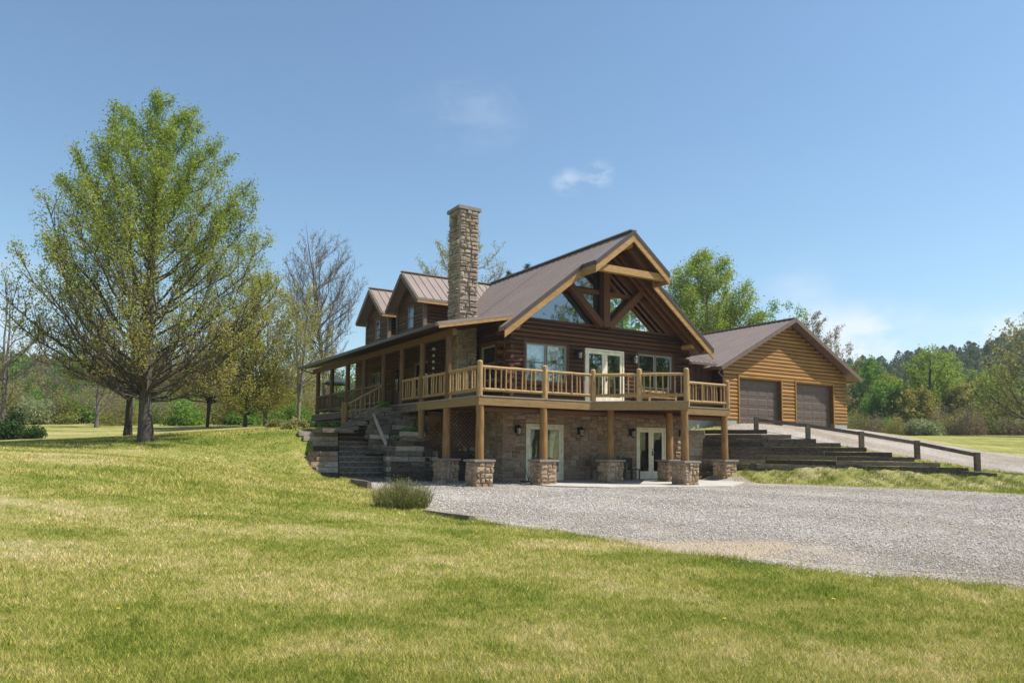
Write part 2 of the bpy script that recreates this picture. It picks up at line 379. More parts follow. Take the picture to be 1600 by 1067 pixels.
def lawn_colour_half(N, L, pos):
    n1 = noise(N, L, mapping(N, L, pos, (.7, 1, .3)), .75, 6, .68, .5)
    n2 = noise(N, L, mapping(N, L, pos, (1, 1, .3)), 4.2, 6, .75, .3)
    n3 = noise(N, L, mapping(N, L, pos, (.35, 1.2, .3), (0, 0, .25)), .30, 3, .5, .4)
    def ma(a, k, b):
        m = N.new('ShaderNodeMath'); m.operation = 'MULTIPLY_ADD'; L.new(a, m.inputs[0]); m.inputs[1].default_value = k
        if isinstance(b, float): m.inputs[2].default_value = b
        else: L.new(b, m.inputs[2])
        return m.outputs[0]
    f = ma(n3, .30, ma(n2, .30, ma(n1, .40, 0.0)))
    return ramp(N, L, f, [(.37, (.125, .185, .026)), (.43, (.23, .27, .05)), (.488, (.36, .352, .093)), (.54, (.48, .43, .168)), (.60, (.61, .51, .29))]), f
M['lawn'], M['blades'] = grass_mats()

def gravel_mat():
    m, nt, N, L, p = new_mat('crushed_gravel')
    g = N.new('ShaderNodeNewGeometry'); pos = g.outputs['Position']
    v = N.new('ShaderNodeTexVoronoi'); v.inputs['Scale'].default_value = 26; L.new(pos, v.inputs['Vector'])
    c = ramp(N, L, noise(N, L, v.outputs['Color'], 3.1, 1), [(.25, (.19, .165, .14)), (.5, (.385, .345, .30)), (.75, (.58, .535, .48))])
    big = noise(N, L, pos, .35, 5, .6, .5); mid = noise(N, L, pos, 2.0, 5, .7)
    mm = N.new('ShaderNodeMath'); mm.operation = 'MULTIPLY_ADD'; L.new(mid, mm.inputs[0]); mm.inputs[1].default_value = .35; L.new(big, mm.inputs[2])
    c = mixc(N, L, 1.0, c, ramp(N, L, mm.outputs[0], [(.45, (.72, .68, .62)), (.75, (1.05, 1.02, 1.0))]), 'MULTIPLY')
    # faint wheel tracks where cars turn, and dusty thin places
    sx_ = N.new('ShaderNodeSeparateXYZ'); wv = N.new('ShaderNodeTexWave'); wv.inputs['Scale'].default_value = .16; wv.inputs['Distortion'].default_value = 2.2; wv.inputs['Detail'].default_value = 2; wv.inputs['Detail Scale'].default_value = .35
    L.new(mapping(N, L, pos, (.35, 1, 0), (0, 0, -.32)), wv.inputs['Vector'])
    c = mixc(N, L, .8, c, ramp(N, L, wv.outputs['Fac'], [(.35, (1, 1, 1)), (.78, (.80, .76, .70))]), 'MULTIPLY')
    # a bare sandy patch near the lawn edge
    sp = N.new('ShaderNodeVectorMath'); sp.operation = 'SUBTRACT'; L.new(pos, sp.inputs[0]); sp.inputs[1].default_value = (3.0, 10.9, -.2)
    sm = N.new('ShaderNodeMapping'); sm.inputs['Rotation'].default_value = (0, 0, .42); sm.inputs['Scale'].default_value = (.42, 1.05, 0); L.new(sp.outputs[0], sm.inputs[0])
    ln = N.new('ShaderNodeVectorMath'); ln.operation = 'LENGTH'; L.new(sm.outputs[0], ln.inputs[0])
    ad = N.new('ShaderNodeMath'); ad.operation = 'MULTIPLY_ADD'; L.new(mid, ad.inputs[0]); ad.inputs[1].default_value = 1.3; L.new(ln.outputs['Value'], ad.inputs[2])
    mr = N.new('ShaderNodeMapRange'); mr.interpolation_type = 'SMOOTHSTEP'; L.new(ad.outputs[0], mr.inputs[0]); mr.inputs[1].default_value = 1.7; mr.inputs[2].default_value = 1.2; mr.inputs[3].default_value = 0; mr.inputs[4].default_value = .85
    c = mixc(N, L, mr.outputs[0], c, ramp(N, L, noise(N, L, pos, 30, 4), [(.3, (.30, .22, .14)), (.7, (.52, .42, .29))]))
    L.new(c, p.inputs['Base Color']); p.inputs['Roughness'].default_value = .95; p.inputs['Specular IOR Level'].default_value = .15
    bump(N, L, v.outputs['Distance'], p, .9, .03)
    return m
M['gravel'] = gravel_mat(); M['tanframe'] = plain('dark_tan_window_frame', (.17, .14, .10), .5); M['vinyl2'] = 0
M.pop('vinyl2')
M['roofstrip'] = metal_roof('darker_roof_strip', (.175, .125, .11))
def stones_mat():
    m, nt, N, L, p = new_mat('loose_gravel_stone'); at = N.new('ShaderNodeAttribute'); at.attribute_name = 'rnd'
    L.new(ramp(N, L, at.outputs['Fac'], [(0, (.25, .215, .18)), (.4, (.45, .40, .35)), (.8, (.62, .57, .51)), (1, (.78, .73, .67))]), p.inputs['Base Color']); p.inputs['Roughness'].default_value = .9
    return m
M['stones'] = stones_mat()
def leaf_mat(name, cols, transl=.5, island=True):
    m, nt, N, L, p = new_mat(name); N.remove(p); out = N['Material Output']
    at = N.new('ShaderNodeAttribute'); at.attribute_name = 'rnd'
    n = len(cols); c = ramp(N, L, at.outputs['Fac'], [(k / (n - 1), cc) for k, cc in enumerate(cols)])
    d = N.new('ShaderNodeBsdfDiffuse'); t = N.new('ShaderNodeBsdfTranslucent'); mx = N.new('ShaderNodeMixShader'); mx.inputs[0].default_value = transl
    L.new(c, d.inputs[0]); L.new(c, t.inputs[0]); L.new(d.outputs[0], mx.inputs[1]); L.new(t.outputs[0], mx.inputs[2]); L.new(mx.outputs[0], out.inputs[0])
    return m
M['bark'] = wood('grey_brown_bark', (.08, .066, .055), (.24, .205, .17), (7, 7, 1.5), .95, .25, .8, knots=False)
M['bark_pale'] = wood('pale_bark', (.16, .145, .125), (.36, .33, .29), (6, 6, 2), .95, .25, .5, knots=False)
M['bark_dark'] = wood('dark_bark', (.035, .028, .024), (.10, .082, .068), (7, 7, 1.5), .95, .25, .8, knots=False)
M['leaf_maple'] = leaf_mat('young_maple_leaf', [(.146, .226, .032), (.248, .342, .044), (.379, .451, .073), (.422, .349, .102), (.437, .277, .124)])
M['leaf_green'] = leaf_mat('fresh_green_leaf', [(.081, .164, .030), (.149, .267, .045), (.238, .372, .067), (.327, .446, .105)])
M['leaf_lime'] = leaf_mat('lime_leaf', [(.15, .22, .045), (.25, .32, .075), (.336, .432, .060), (.408, .456, .096)])
M['leaf_olive'] = leaf_mat('olive_bud', [(.172, .172, .061), (.293, .284, .086), (.397, .362, .113), (.380, .259, .121)])
M['leaf_yellow'] = leaf_mat('yellow_olive_leaf', [(.178, .208, .045), (.327, .327, .075), (.475, .416, .105), (.505, .342, .119)])
M['leaf_brown'] = leaf_mat('brown_bud', [(.149, .116, .075), (.264, .198, .123), (.347, .272, .165), (.281, .281, .116)])
M['leaf_rust'] = leaf_mat('russet_leaf', [(.156, .065, .039), (.260, .111, .065), (.221, .156, .065)])
M['leaf_dark'] = leaf_mat('evergreen_needle', [(.030, .055, .018), (.050, .090, .028), (.080, .120, .040)], .15)
M['leaf_pine'] = leaf_mat('hazed_pine_needle', [(.075, .11, .062), (.12, .16, .085), (.19, .22, .12)], .35)  # paler than the near evergreens, distance haze put into the colour
M['leaf_pale'] = leaf_mat('pale_blossom_leaf', [(.20, .24, .10), (.32, .36, .17), (.46, .48, .30)])
M['leaf_white'] = leaf_mat('white_blossom', [(.30, .31, .24), (.5, .5, .42), (.62, .60, .52)])
M['bank_blade'] = leaf_mat('bank_grass_blade', [(.10, .16, .03), (.17, .24, .05), (.26, .30, .09), (.36, .36, .16)])
M['leaf_straw'] = leaf_mat('straw_green_blade', [(.125, .163, .037), (.237, .263, .075), (.375, .350, .138), (.500, .425, .225)])

# ------------------------------------------------------------------ log house builders (house frame: u right, v back, z up)
def logs(mb, axis, a0, a1, fix, out, z0, z1, holes=(), clip=None, pitch=.17, depth=.16, bul=.05, mi=0):
    """courses of half-round logs. axis 'u' or 'v'; fix = plane coordinate; out = +-1 outward sign along the other axis"""
    n = max(1, int(round((z1 - z0) / pitch))); h = (z1 - z0) / n
    for k in range(n):
        zb = z0 + k * h; zc = zb + h / 2; lo, hi_ = a0, a1
        if clip:
            c = clip(zc + h * .3)
            if c is None: continue
            lo, hi_ = max(lo, c[0]), min(hi_, c[1])
        iv = [(lo, hi_)]
        for (h0, h1, g0, g1) in holes:
            if zc > g0 and zc < g1:
                nv = []
                for (p, q) in iv:
                    if h1 <= p or h0 >= q: nv.append((p, q)); continue
                    if h0 > p: nv.append((p, h0))
                    if h1 < q: nv.append((h1, q))
                iv = nv
        for (p, q) in iv:
            if q - p < .03: continue
            prof = [(-depth, zb), (-.004, zb), (bul * .62, zb + h * .14), (bul * .95, zb + h * .34), (bul * .95, zb + h * .66), (bul * .62, zb + h * .86), (-.004, zb + h - .002), (-depth, zb + h - .002)]
            vs = []
            for e in (p, q):
                for (nn, zz) in prof:
                    c = fix + out * nn
                    vs.append((e, c, zz) if axis == 'u' else (c, e, zz))
            m = len(prof); fs = [(i, (i + 1) % m, m + (i + 1) % m, m + i) for i in range(m)]
            b = len(mb.v); mb.v += vs
            for i, f in enumerate(fs): mb.f.append(tuple(b + x for x in f)); mb.m.append(mi); mb.sm.append(0 < i < 6)
            mb.f.append(tuple(b + i for i in range(m))); mb.m.append(mi); mb.sm.append(False)
            mb.f.append(tuple(b + m + i for i in range(m))); mb.m.append(mi); mb.sm.append(False)

def stones(mb, o, a, b, n, w, h, mw, mh, rng, gap=.012, prot=(.015, .05), mi=0):
    """random ashlar of stones over the rectangle o + [0,w]a + [0,h]b, standing out along n"""
    o, a, b, n = map(Vector, (o, a, b, n)); todo = [(0, 0, w, h)]
    while todo:
        x, y, ww, hh = todo.pop()
        lw, lh = mw * rng.uniform(.75, 1.25), mh * rng.uniform(.75, 1.25)
        if ww > lw and ww / lw >= hh / lh:
            t = rng.uniform(.35, .65); todo += [(x, y, ww * t, hh), (x + ww * t, y, ww * (1 - t), hh)]; continue
        if hh > lh:
            t = rng.uniform(.35, .65); todo += [(x, y, ww, hh * t), (x, y + hh * t, ww, hh * (1 - t))]; continue
        g = gap * .5; x0, x1, y0, y1 = x + g, x + ww - g, y + g, y + hh - g
        if x1 - x0 < .015 or y1 - y0 < .015: continue
        d = rng.uniform(*prot); j = min(ww, hh) * .13
        q = [(x0, y0), (x1, y0), (x1, y1), (x0, y1)]; ins = min(ww, hh) * .10
        f = [(x0 + ins, y0 + ins), (x1 - ins, y0 + ins), (x1 - ins, y1 - ins), (x0 + ins, y1 - ins)]
        vs = [o + a * (p[0] + rng.uniform(-j, j) * .3) + b * (p[1] + rng.uniform(-j, j) * .3) - n * .005 for p in q]
        vs += [o + a * (p[0] + rng.uniform(-j, j)) + b * (p[1] + rng.uniform(-j, j)) + n * (d + rng.uniform(-.012, .012)) for p in f]
        cx_, cy_ = (x0 + x1) / 2, (y0 + y1) / 2
        vs.append(o + a * (cx_ + rng.uniform(-j, j)) + b * (cy_ + rng.uniform(-j, j)) + n * (d + rng.uniform(.0, .03)))
        mb.add(vs, [(0, 1, 5, 4), (1, 2, 6, 5), (2, 3, 7, 6), (3, 0, 4, 7), (4, 5, 8), (5, 6, 8), (6, 7, 8), (7, 4, 8)], mi)

RG = random.Random(7)
RZ, RUZ, SL = 4.575, 9.62, .78                            # ridge u, ridge z, roof slope
def roofz(u): return RUZ - SL * abs(u - RZ)
house = empty('log_house', HW(0, 0, 0), A, 'two storey log house with stone basement, brown metal roof, prow gable and wraparound deck', 'house')
def H(name, mb, mats, parent=house, **k): return obj(name, mb, mats, parent, **k)

# basement in ledge stone
mb = MB()
mb.box(0, .92, 0, .3, -.4, 2.78); mb.box(.92, 2.66, 0, .3, 2.2, 2.78); mb.box(2.66, 6.29, 0, .3, -.4, 2.78); mb.box(6.29, 7.94, 0, .3, 2.2, 2.78); mb.box(7.94, 9.15, 0, .3, -.4, 2.78)
mb.box(0, .3, .3, 16, -.4, 2.78); mb.box(8.85, 9.15, .3, 16, -.4, 2.78); mb.box(.3, 8.85, 15.7, 16, -.4, 2.78)
ux, zx, nf, nl = (1, 0, 0), (0, 0, 1), (0, -1, 0), (-1, 0, 0)
for (a, b, c, d) in ((0, .92, -.1, 2.78), (.92, 2.66, 2.22, 2.78), (2.66, 6.29, -.1, 2.78), (6.29, 7.94, 2.22, 2.78), (7.94, 9.15, -.1, 2.78)):
    stones(mb, (a, 0, c), ux, zx, nf, b - a, d - c, .52, .24, RG, .022, (.02, .06), 1)
stones(mb, (0, 0, -.1), (0, 1, 0), zx, nl, 4.2, 2.88, .5, .24, RG, .02, (.02, .06), 1)
H('foundation_wall', mb, [M['dmortar'], M['bstone']])
# main floor, walls of logs
FZ = 2.95
mb = MB()
fh = [(.87, 2.83, 3.75, 5.28), (3.62, 5.72, 3.02, 5.30), (6.38, 8.36, 3.75, 5.28)]
logs(mb, 'u', -.0, 9.15, 0, -1, FZ, 6.12, fh)
for k in range(18):                                      # crossing log ends at the corners
    z = FZ + .085 + k * .176
    if k % 2 == 0:
        mb.cyl((-.32, .1, z), (-.02, .1, z), .085, n=8); mb.cyl((9.17, .1, z), (9.4, .1, z), .085, n=8)
    else:
        mb.cyl((.1, -.36, z), (.1, -.02, z), .085, n=8); mb.cyl((9.05, -.36, z), (9.05, -.02, z), .085, n=8)
for a, b in ((3.0, -.28), (5.9, -.28)):
    pass
H('log_wall', mb, M['log_u'])
mb = MB()
lh = [(.6, 1.75, 3.75, 5.2), (4.25, 5.15, 3.0, 5.15), (6.5, 8.1, 3.8, 5.15), (9.6, 10.6, 3.0, 5.1), (12.2, 13.7, 3.8, 5.15)]
logs(mb, 'v', 0, 16, 0, -1, FZ, 6.0, lh); H('log_wall', mb, M['log_v'])
mb = MB(); logs(mb, 'v', 0, 16, 9.15, 1, FZ, 5.84); H('log_wall', mb, M['log_v'])
mb = MB(); logs(mb, 'u', 0, 9.15, 16.0, 1, FZ, 9.2, clip=lambda z: (RZ - (RUZ - .2 - z) / SL, RZ + (RUZ - .2 - z) / SL)); H('log_wall', mb, M['log_u'])
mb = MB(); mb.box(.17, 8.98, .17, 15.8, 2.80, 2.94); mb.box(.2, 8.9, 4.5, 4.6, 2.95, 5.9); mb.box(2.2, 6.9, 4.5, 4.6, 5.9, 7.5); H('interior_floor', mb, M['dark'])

# gable end above the wall: frame, glass, truss
mb = MB()
def rk(u0, u1, dz, v0, v1, h, mb, mi=0):                 # board along the roof line between u0 and u1, dz below roof top, height h
    for (a, b) in ((u0, u1),):
        za, zb = roofz(a) - dz, roofz(b) - dz
        mb.add([(a, v0, za - h), (b, v0, zb - h), (b, v1, zb - h), (a, v1, za - h), (a, v0, za), (b, v0, zb), (b, v1, zb), (a, v1, za)],
               [(0, 3, 2, 1), (4, 5, 6, 7), (0, 1, 5, 4), (1, 2, 6, 5), (2, 3, 7, 6), (3, 0, 4, 7)], mi)
rk(0.05, RZ, .2, 0, .16, .42, mb); rk(RZ, 9.1, .2, 0, .16, .42, mb)
mb.box(2.2, 6.95, .0, .14, 7.45, 7.62); mb.box(4.47, 4.68, .0, .15, 6.12, 8.95); mb.box(.5, 8.65, 0, .15, 6.12, 6.2)
for (a, b) in ((.45, .95), (8.2, 8.7)): mb.box(a, b, .05, .155, 6.2, 6.24)
H('gable_frame', mb, M['brown'])
def tri(name, pts):
    m = MB(); n = len(pts); vs = [(p[0], .06, p[1]) for p in pts] + [(p[0], .075, p[1]) for p in pts]
    m.add(vs, [tuple(range(n)), tuple(range(2 * n - 1, n - 1, -1))] + [(i, i + n, (i + 1) % n + n, (i + 1) % n) for i in range(n)])
    H('gable_window', m, M['gable_glass'])
def gu(z, s): return RZ + s * (RUZ - .60 - z) / SL
for s in (-1, 1):
    tri('gable_window', [(gu(6.2, s), 6.2), (RZ + s * .1, 6.2), (RZ + s * .1, 7.45), (gu(7.45, s), 7.45)])
    tri('gable_window', [(gu(7.62, s), 7.62), (RZ + s * .1, 7.62), (RZ + s * .1, 8.88)])
mb = MB(); mb.box(4.42, 4.73, -.30, -.03, 6.12, 8.9); H('king_post', mb, M['brown'])
for s in (-1, 1):
    mb = MB(); mb.beam((RZ + s * .20, -.16, 6.16), (RZ + s * 1.86, -.16, 7.72), .24, .27, up=(0, 0, 1)); H('truss_strut', mb, M['brown'])
mb = MB(); mb.beam((2.85, -1.72, 8.03), (6.3, -1.72, 8.03), .2, .26); H('cross_beam', mb, M['rake'])
mb = MB(); mb.cyl((RZ, -1.72, 9.12), (RZ, .0, 9.12), .13, n=12); H('ridge_beam', mb, M['rake'])
for (u_, z_) in ((.42, 5.86), (8.73, 5.86)):
    mb = MB(); mb.cyl((u_ - .25 if u_ < 4 else u_ + .25, -.62, z_ - .18), (u_ - .25 if u_ < 4 else u_ + .25, 0, z_ - .18), .12, n=12); H('wall_plate_log', mb, M['rake'])
for s in (-1, 1):
    for (vv, d0, d1) in ((-.38, .3, 4.3), (-.72, .3, 4.3 if s < 0 else 4.85), (-1.42, .1, 1.7)):
        mb = MB(); mb.beam((RZ + s * d0, vv, roofz(RZ + d0) - .36), (RZ + s * d1, vv, roofz(RZ + d1) - .36), .14, .22, up=(0, 0, 1)); H('rafter', mb, M['brown'])

# roofs
def plane_ribs(mb, p_top0, p_top1, p_bot0, p_bot1, step=.41, w=.035, h=.03, mi=0):
    a, b, c, d = map(Vector, (p_top0, p_top1, p_bot0, p_bot1)); L_ = (b - a).length; n = max(1, int(L_ / step))
    nrm = (b - a).cross(c - a).normalized()
    if nrm.z < 0: nrm = -nrm
    for i in range(n + 1):
        t = i / n; p = a.lerp(b, t) + nrm * h / 2; q = c.lerp(d, t) + nrm * h / 2
        if (q - p).length < .05: continue
        mb.beam(p, q, w, h, mi, up=nrm)
VB = 16.3
mb = MB(); T = .16
mb.slab([(RZ, -1.0, RUZ), (RZ, VB, RUZ), (.15, VB, roofz(.15)), (.15, -1.0, roofz(.15))], T)
mb.slab([(RZ, -1.0, RUZ), (9.75, -1.0, roofz(9.75)), (9.75, VB, roofz(9.75)), (RZ, VB, RUZ)], T)
mb.slab([(.15, -1.0, roofz(.15)), (.15, -.58, roofz(.15)), (-.62, -.58, roofz(-.62)), (-.62, -1.0, roofz(-.62))], T)
for s in (-1, 1):
    e = RZ + s * 1.8
    q = [(RZ, -1.9, RUZ), (RZ, -1.0, RUZ), (e, -1.0, roofz(e)), (e, -1.9, roofz(e))]
    mb.slab(q if s < 0 else q[::-1], T)
plane_ribs(mb, (RZ, -.95, RUZ), (RZ, VB - .05, RUZ), (.15, -.95, roofz(.15)), (.15, VB - .05, roofz(.15)))
plane_ribs(mb, (RZ, -.95, RUZ), (RZ, VB - .05, RUZ), (9.7, -.95, roofz(9.7)), (9.7, VB - .05, roofz(9.7)))
mb.beam((RZ, -1.92, RUZ + .02), (RZ, VB, RUZ + .02), .3, .05)
H('roof', mb, M['roof'])
mb = MB(); q = [(RZ, 3.35, RUZ + .006), (RZ, 3.82, RUZ + .006), (.2, 3.82, roofz(.2) + .006), (.2, 3.35, roofz(.2) + .006)]; mb.slab(q, .004); H('roof_strip', mb, M['roofstrip'])  # darker strip laid from ridge to eave
mb = MB(); PZ = 5.5
mb.slab([(.16, -.6, roofz(.15) - .0), (.16, VB, roofz(.15)), (-3.05, VB, PZ), (-3.05, -.6, PZ)], .09)
plane_ribs(mb, (.16, -.55, roofz(.15)), (.16, VB - .05, roofz(.15)), (-3.04, -.55, PZ), (-3.04, VB - .05, PZ))
H('porch_roof', mb, M['roof'])
mb = MB()                                                # dark soffit boards under the overhangs
for s in (-1, 1):
    a, b = RZ + s * .02, RZ + s * 4.45
    q = [(a, -.95, roofz(a) - T - .012), (a, .0, roofz(a) - T - .012), (b, .0, roofz(b) - T - .012), (b, -.95, roofz(b) - T - .012)]
    mb.slab(q if s < 0 else q[::-1], .025)
    b = RZ + s * 1.76
    q = [(a, -1.86, roofz(a) - T - .012), (a, -.955, roofz(a) - T - .012), (b, -.955, roofz(b) - T - .012), (b, -1.86, roofz(b) - T - .012)]
    mb.slab(q if s < 0 else q[::-1], .025)
mb.slab([(-.02, -.55, 6.0), (-.02, VB - .05, 6.0), (-3.0, VB - .05, PZ - .1), (-3.0, -.55, PZ - .1)], .03)
H('soffit', mb, M['soffit'])
# rake boards: dark metal edge over yellow pine board
mb = MB(); mt = MB()
def rake(u0, u1, v):
    rk(u0, u1, .13, v, v + .06, .29, mb); rk(u0, u1, -.02, v - .025, v + .03, .155, mt)
rake(-.62, RZ - 1.8, -1.03); rake(RZ + 1.8, 9.78, -1.03)
rake(RZ - 1.84, RZ, -1.93); rake(RZ, RZ + 1.84, -1.93)
for s in (-1, 1):
    e = RZ + s * 1.8; z = roofz(e); a, b = (e - .04, e + .02) if s < 0 else (e - .02, e + .04)
    mb.box(a, b, -1.87, -1.03, z - .44, z - .15); mt.box(a - .01, b + .01, -1.87, -1.03, z - .15, z + .01)
H('rake_board', mb, M['rake']); 
mt.beam((9.78, -1.02, roofz(9.75) - .1), (9.78, VB, roofz(9.75) - .1), .06, .16)
H('roof_edge_trim', mt, M['trim'])
mb = MB(); mb.add([(-3.0, -.63, PZ - .19), (.1, -.63, 5.94), (.1, -.60, 5.94), (-3.0, -.60, PZ - .19), (-3.0, -.63, PZ - .09), (.1, -.63, 6.05), (.1, -.60, 6.05), (-3.0, -.60, PZ - .09)],
       [(0, 3, 2, 1), (4, 5, 6, 7), (0, 1, 5, 4), (1, 2, 6, 5), (2, 3, 7, 6), (3, 0, 4, 7)])
H('porch_rake_board', mb, M['rake'])
mb = MB(); mb.beam((-3.08, -.62, PZ - .07), (-3.08, VB, PZ - .07), .1, .12); mb.beam((-3.0, 16.1, PZ - .15), (-2.45, 15.5, 5.1), .06, .06); H('gutter', mb, M['trim'])

# chimney
chb = MB(); u0, u1, v0, v1, zt = -.90, -.10, 2.0, 2.86, 10.58
chb.box(u0, u1, v0, v1, -.2, 9.92)
chb.box(u0, u1, v0, v0 + .15, 9.92, zt); chb.box(u0, u1, v1 - .15, v1, 9.92, zt); chb.box(u1 - .15, u1, v0 + .15, v1 - .15, 9.92, zt); chb.box(u0, u1 - .15, v0 + .15, v1 - .15, 10.42, zt)
rg = random.Random(3)
stones(chb, (u0, v0, -.1), ux, zx, nf, u1 - u0, zt + .1, .40, .24, rg, .018, (.025, .11), 1)
stones(chb, (u0, v1, -.1), (0, -1, 0), zx, nl, v1 - v0, 10.0, .38, .24, rg, .018, (.02, .09), 1)
stones(chb, (u0, v1, 9.92), (0, -1, 0), zx, nl, .17, .5, .2, .17, rg, .014, (.02, .06), 1); stones(chb, (u0, v0 + .17, 9.92), (0, -1, 0), zx, nl, .17, .5, .2, .17, rg, .014, (.02, .06), 1)
stones(chb, (u0, v1, 10.42), (0, -1, 0), zx, nl, v1 - v0, .16, .34, .19, rg, .014, (.02, .06), 1)
stones(chb, (u1, v0, 5), (0, 1, 0), zx, (1, 0, 0), v1 - v0, zt - 5, .3, .18, rg, .014, (.015, .05), 1)
stones(chb, (u1, v1, 5), (-1, 0, 0), zx, (0, 1, 0), u1 - u0, zt - 5, .3, .18, rg, .014, (.015, .05), 1)
chim = H('chimney', chb, [M['mortar'], M['chimstone']])
mb = MB(); mb.box(u0 - .1, u1 + .1, v0 - .1, v1 + .1, zt, zt + .13); obj('chimney_cap', mb, M['capstone'], chim)
mb = MB(); mb.box(u0 + .05, u1 - .16, v0 + .16, v1 - .16, 9.925, 9.94); obj('flue', mb, M['black'], chim)

# windows and doors in a local frame facing -y, x to the right, origin bottom left
def frame_boxes(mb, w, h, t, y0, y1, mi=0):
    mb.box(0, t, y0, y1, 0, h, mi); mb.box(w - t, w, y0, y1, 0, h, mi); mb.box(t, w - t, y0, y1, 0, t, mi); mb.box(t, w - t, y0, y1, h - t, h, mi)
def window(parent, loc, rz, w, h, n=1, mat='tanframe', curtain=True, lvl2=False, trim='brown'):
    mb = MB(); t = .055
    frame_boxes(mb, w, h, t, -.03, .10, 0)
    for i in range(1, n): x = w * i / n; mb.box(x - .035, x + .035, -.028, .10, t, h - t, 0)
    for i in range(n):
        a = w * i / n + (t if i == 0 else .035); b = w * (i + 1) / n - (t if i == n - 1 else .035)
        zm = h * .5
        mb.box(a, b, -.01, .05, zm - .02, zm + .02, 0)
        mb.box(a, a + .025, -.012, .04, t, h - t, 1); mb.box(b - .025, b, -.012, .04, t, h - t, 1); mb.box(a + .025, b - .025, -.012, .04, h - t - .025, h - t, 1); mb.box(a + .025, b - .025, -.012, .04, t, t + .025, 1)
    mb.box(-.10, 0, -.05, .08, -.10, h + .12, 2); mb.box(w, w + .10, -.05, .08, -.10, h + .12, 2); mb.box(0, w, -.052, .08, h, h + .12, 2); mb.box(0, w, -.06, .08, -.10, 0, 2)
    o = obj('window', mb, [M[mat], M['vinyl'], M[trim]], parent, loc, rz)
    pn = MB(); pn.box(.03, w - .03, .012, .02, .03, h - .03)
    cu = MB()
    if curtain:
        rr = random.Random(int(w * 100) + int(loc[0] * 10))
        for i in range(n):
            a = w * i / n + .04; b = w * (i + 1) / n - .04; m_ = 14
            for (zt_, zb_, yy) in ((h - .06, h * .60, .16), (h * .98, .06, .2)):
                for sgn in ((0, 1),) if zt_ < h * .97 else ((0, .34), (.66, 1)):
                    aa = a + (b - a) * sgn[0]; bb = a + (b - a) * sgn[1]; vs = []
                    for j in range(m_ + 1):
                        x = aa + (bb - aa) * j / m_; y = yy + .02 * math.sin(j * 1.9)
                        vs += [(x, y, zb_ + (.04 * math.sin(j * .9) if yy < .18 else 0)), (x, y, zt_)]
                    cu.add(vs, [(2 * j, 2 * j + 2, 2 * j + 3, 2 * j + 1) for j in range(m_)], 0, True)
    par = parent if lvl2 else o
    if lvl2: 
        obj('window_pane', pn, M['glass'], parent, loc, rz)
        if cu.v: obj('curtain', cu, M['curtain'], parent, loc, rz)
    else:
        obj('window_pane', pn, M['glass'], o)
        if cu.v: obj('curtain', cu, M['curtain'], o)
    return o
def french_door(parent, loc, w, h, mat='white', curtain=False, rz=0):
    mb = MB(); frame_boxes(mb, w, h, .07, -.05, .10)
    mb.box(0, w, -.07, .10, -.02, .0)
    o = obj('french_door', mb, M[mat], parent, loc, rz)
    lw = (w - .14) / 2
    for i in range(2):
        x = .07 + i * lw; lf = MB(); s = .13
        lf.box(x + .006, x + s, -.03, .015, .07, h - .08); lf.box(x + lw - s, x + lw - .006, -.03, .015, .07, h - .08); lf.box(x + s, x + lw - s, -.03, .015, .07, .30); lf.box(x + s, x + lw - s, -.03, .015, h - .2, h - .08)
        obj('door_leaf', lf, M[mat], o)
        g = MB(); g.box(x + s, x + lw - s, -.012, -.004, .30, h - .2); obj('glass_pane', g, M['glass'], o)
    hn = MB(); x = .07 + lw + .07
    hn.box(x - .03, x + .02, -.045, -.03, .93, 1.13); hn.cyl((x, -.09, 1.0), (x, -.03, 1.0), .022, n=8); hn.cyl((x, -.055, 1.2), (x, -.03, 1.2), .022, n=8)
    obj('door_handle', hn, M['black'], o)
    if curtain:
        cu = MB()
        for (a, b, bow) in ((.22, .52, .13), (lw + .42, lw + .72, -.13)):
            vs = []; m_ = 12
            for j in range(9):
                t = j / 8; z = .3 + t * (h - .5); sq = math.sin(math.pi * min(1, t * 1.1)) * bow
                vs.append((a - sq * .0, .14, z)); vs.append((b - abs(sq) * 1.2 * (t > .1), .16, z))
            cu.add(vs, [(2 * j, 2 * j + 2, 2 * j + 3, 2 * j + 1) for j in range(8)], 0, True)
        obj('curtain', cu, M['curtain'], o)
    return o
window(house, (.89, 0, 3.78), 0, 1.90, 1.46, 2); window(house, (6.42, 0, 3.78), 0, 1.90, 1.46, 2)
french_door(house, (3.68, 0, 3.04), 1.98, 2.2, 'white')
french_door(house, (.94, 0, .08), 1.70, 2.1, 'white', True); french_door(house, (6.31, 0, .08), 1.61, 2.1, 'white', True)
for (v_, w_, z_, h_) in ((1.72, 1.1, 3.78, 1.38), (8.05, 1.5, 3.84, 1.28), (13.65, 1.4, 3.84, 1.28)):
    window(house, (0, v_, z_), -math.pi / 2, w_, h_, 2 if w_ > 1.2 else 1, curtain=False, trim='brown')
for (v_, w_) in ((5.12, .85), (10.57, .94)):
    mb = MB(); frame_boxes(mb, w_, 2.12, .06, -.03, .1); mb.box(.06, w_ - .06, .0, .04, .0, 1.0); mb.box(.06, .16, 0, .04, 1.0, 2.06); mb.box(w_ - .16, w_ - .06, 0, .04, 1.0, 2.06)
    o = obj('door', mb, M['brown'], house, (0, v_, 3.0), -math.pi / 2); g = MB(); g.box(.16, w_ - .16, .015, .025, 1.0, 2.06); obj('glass_pane', g, M['glass'], o)

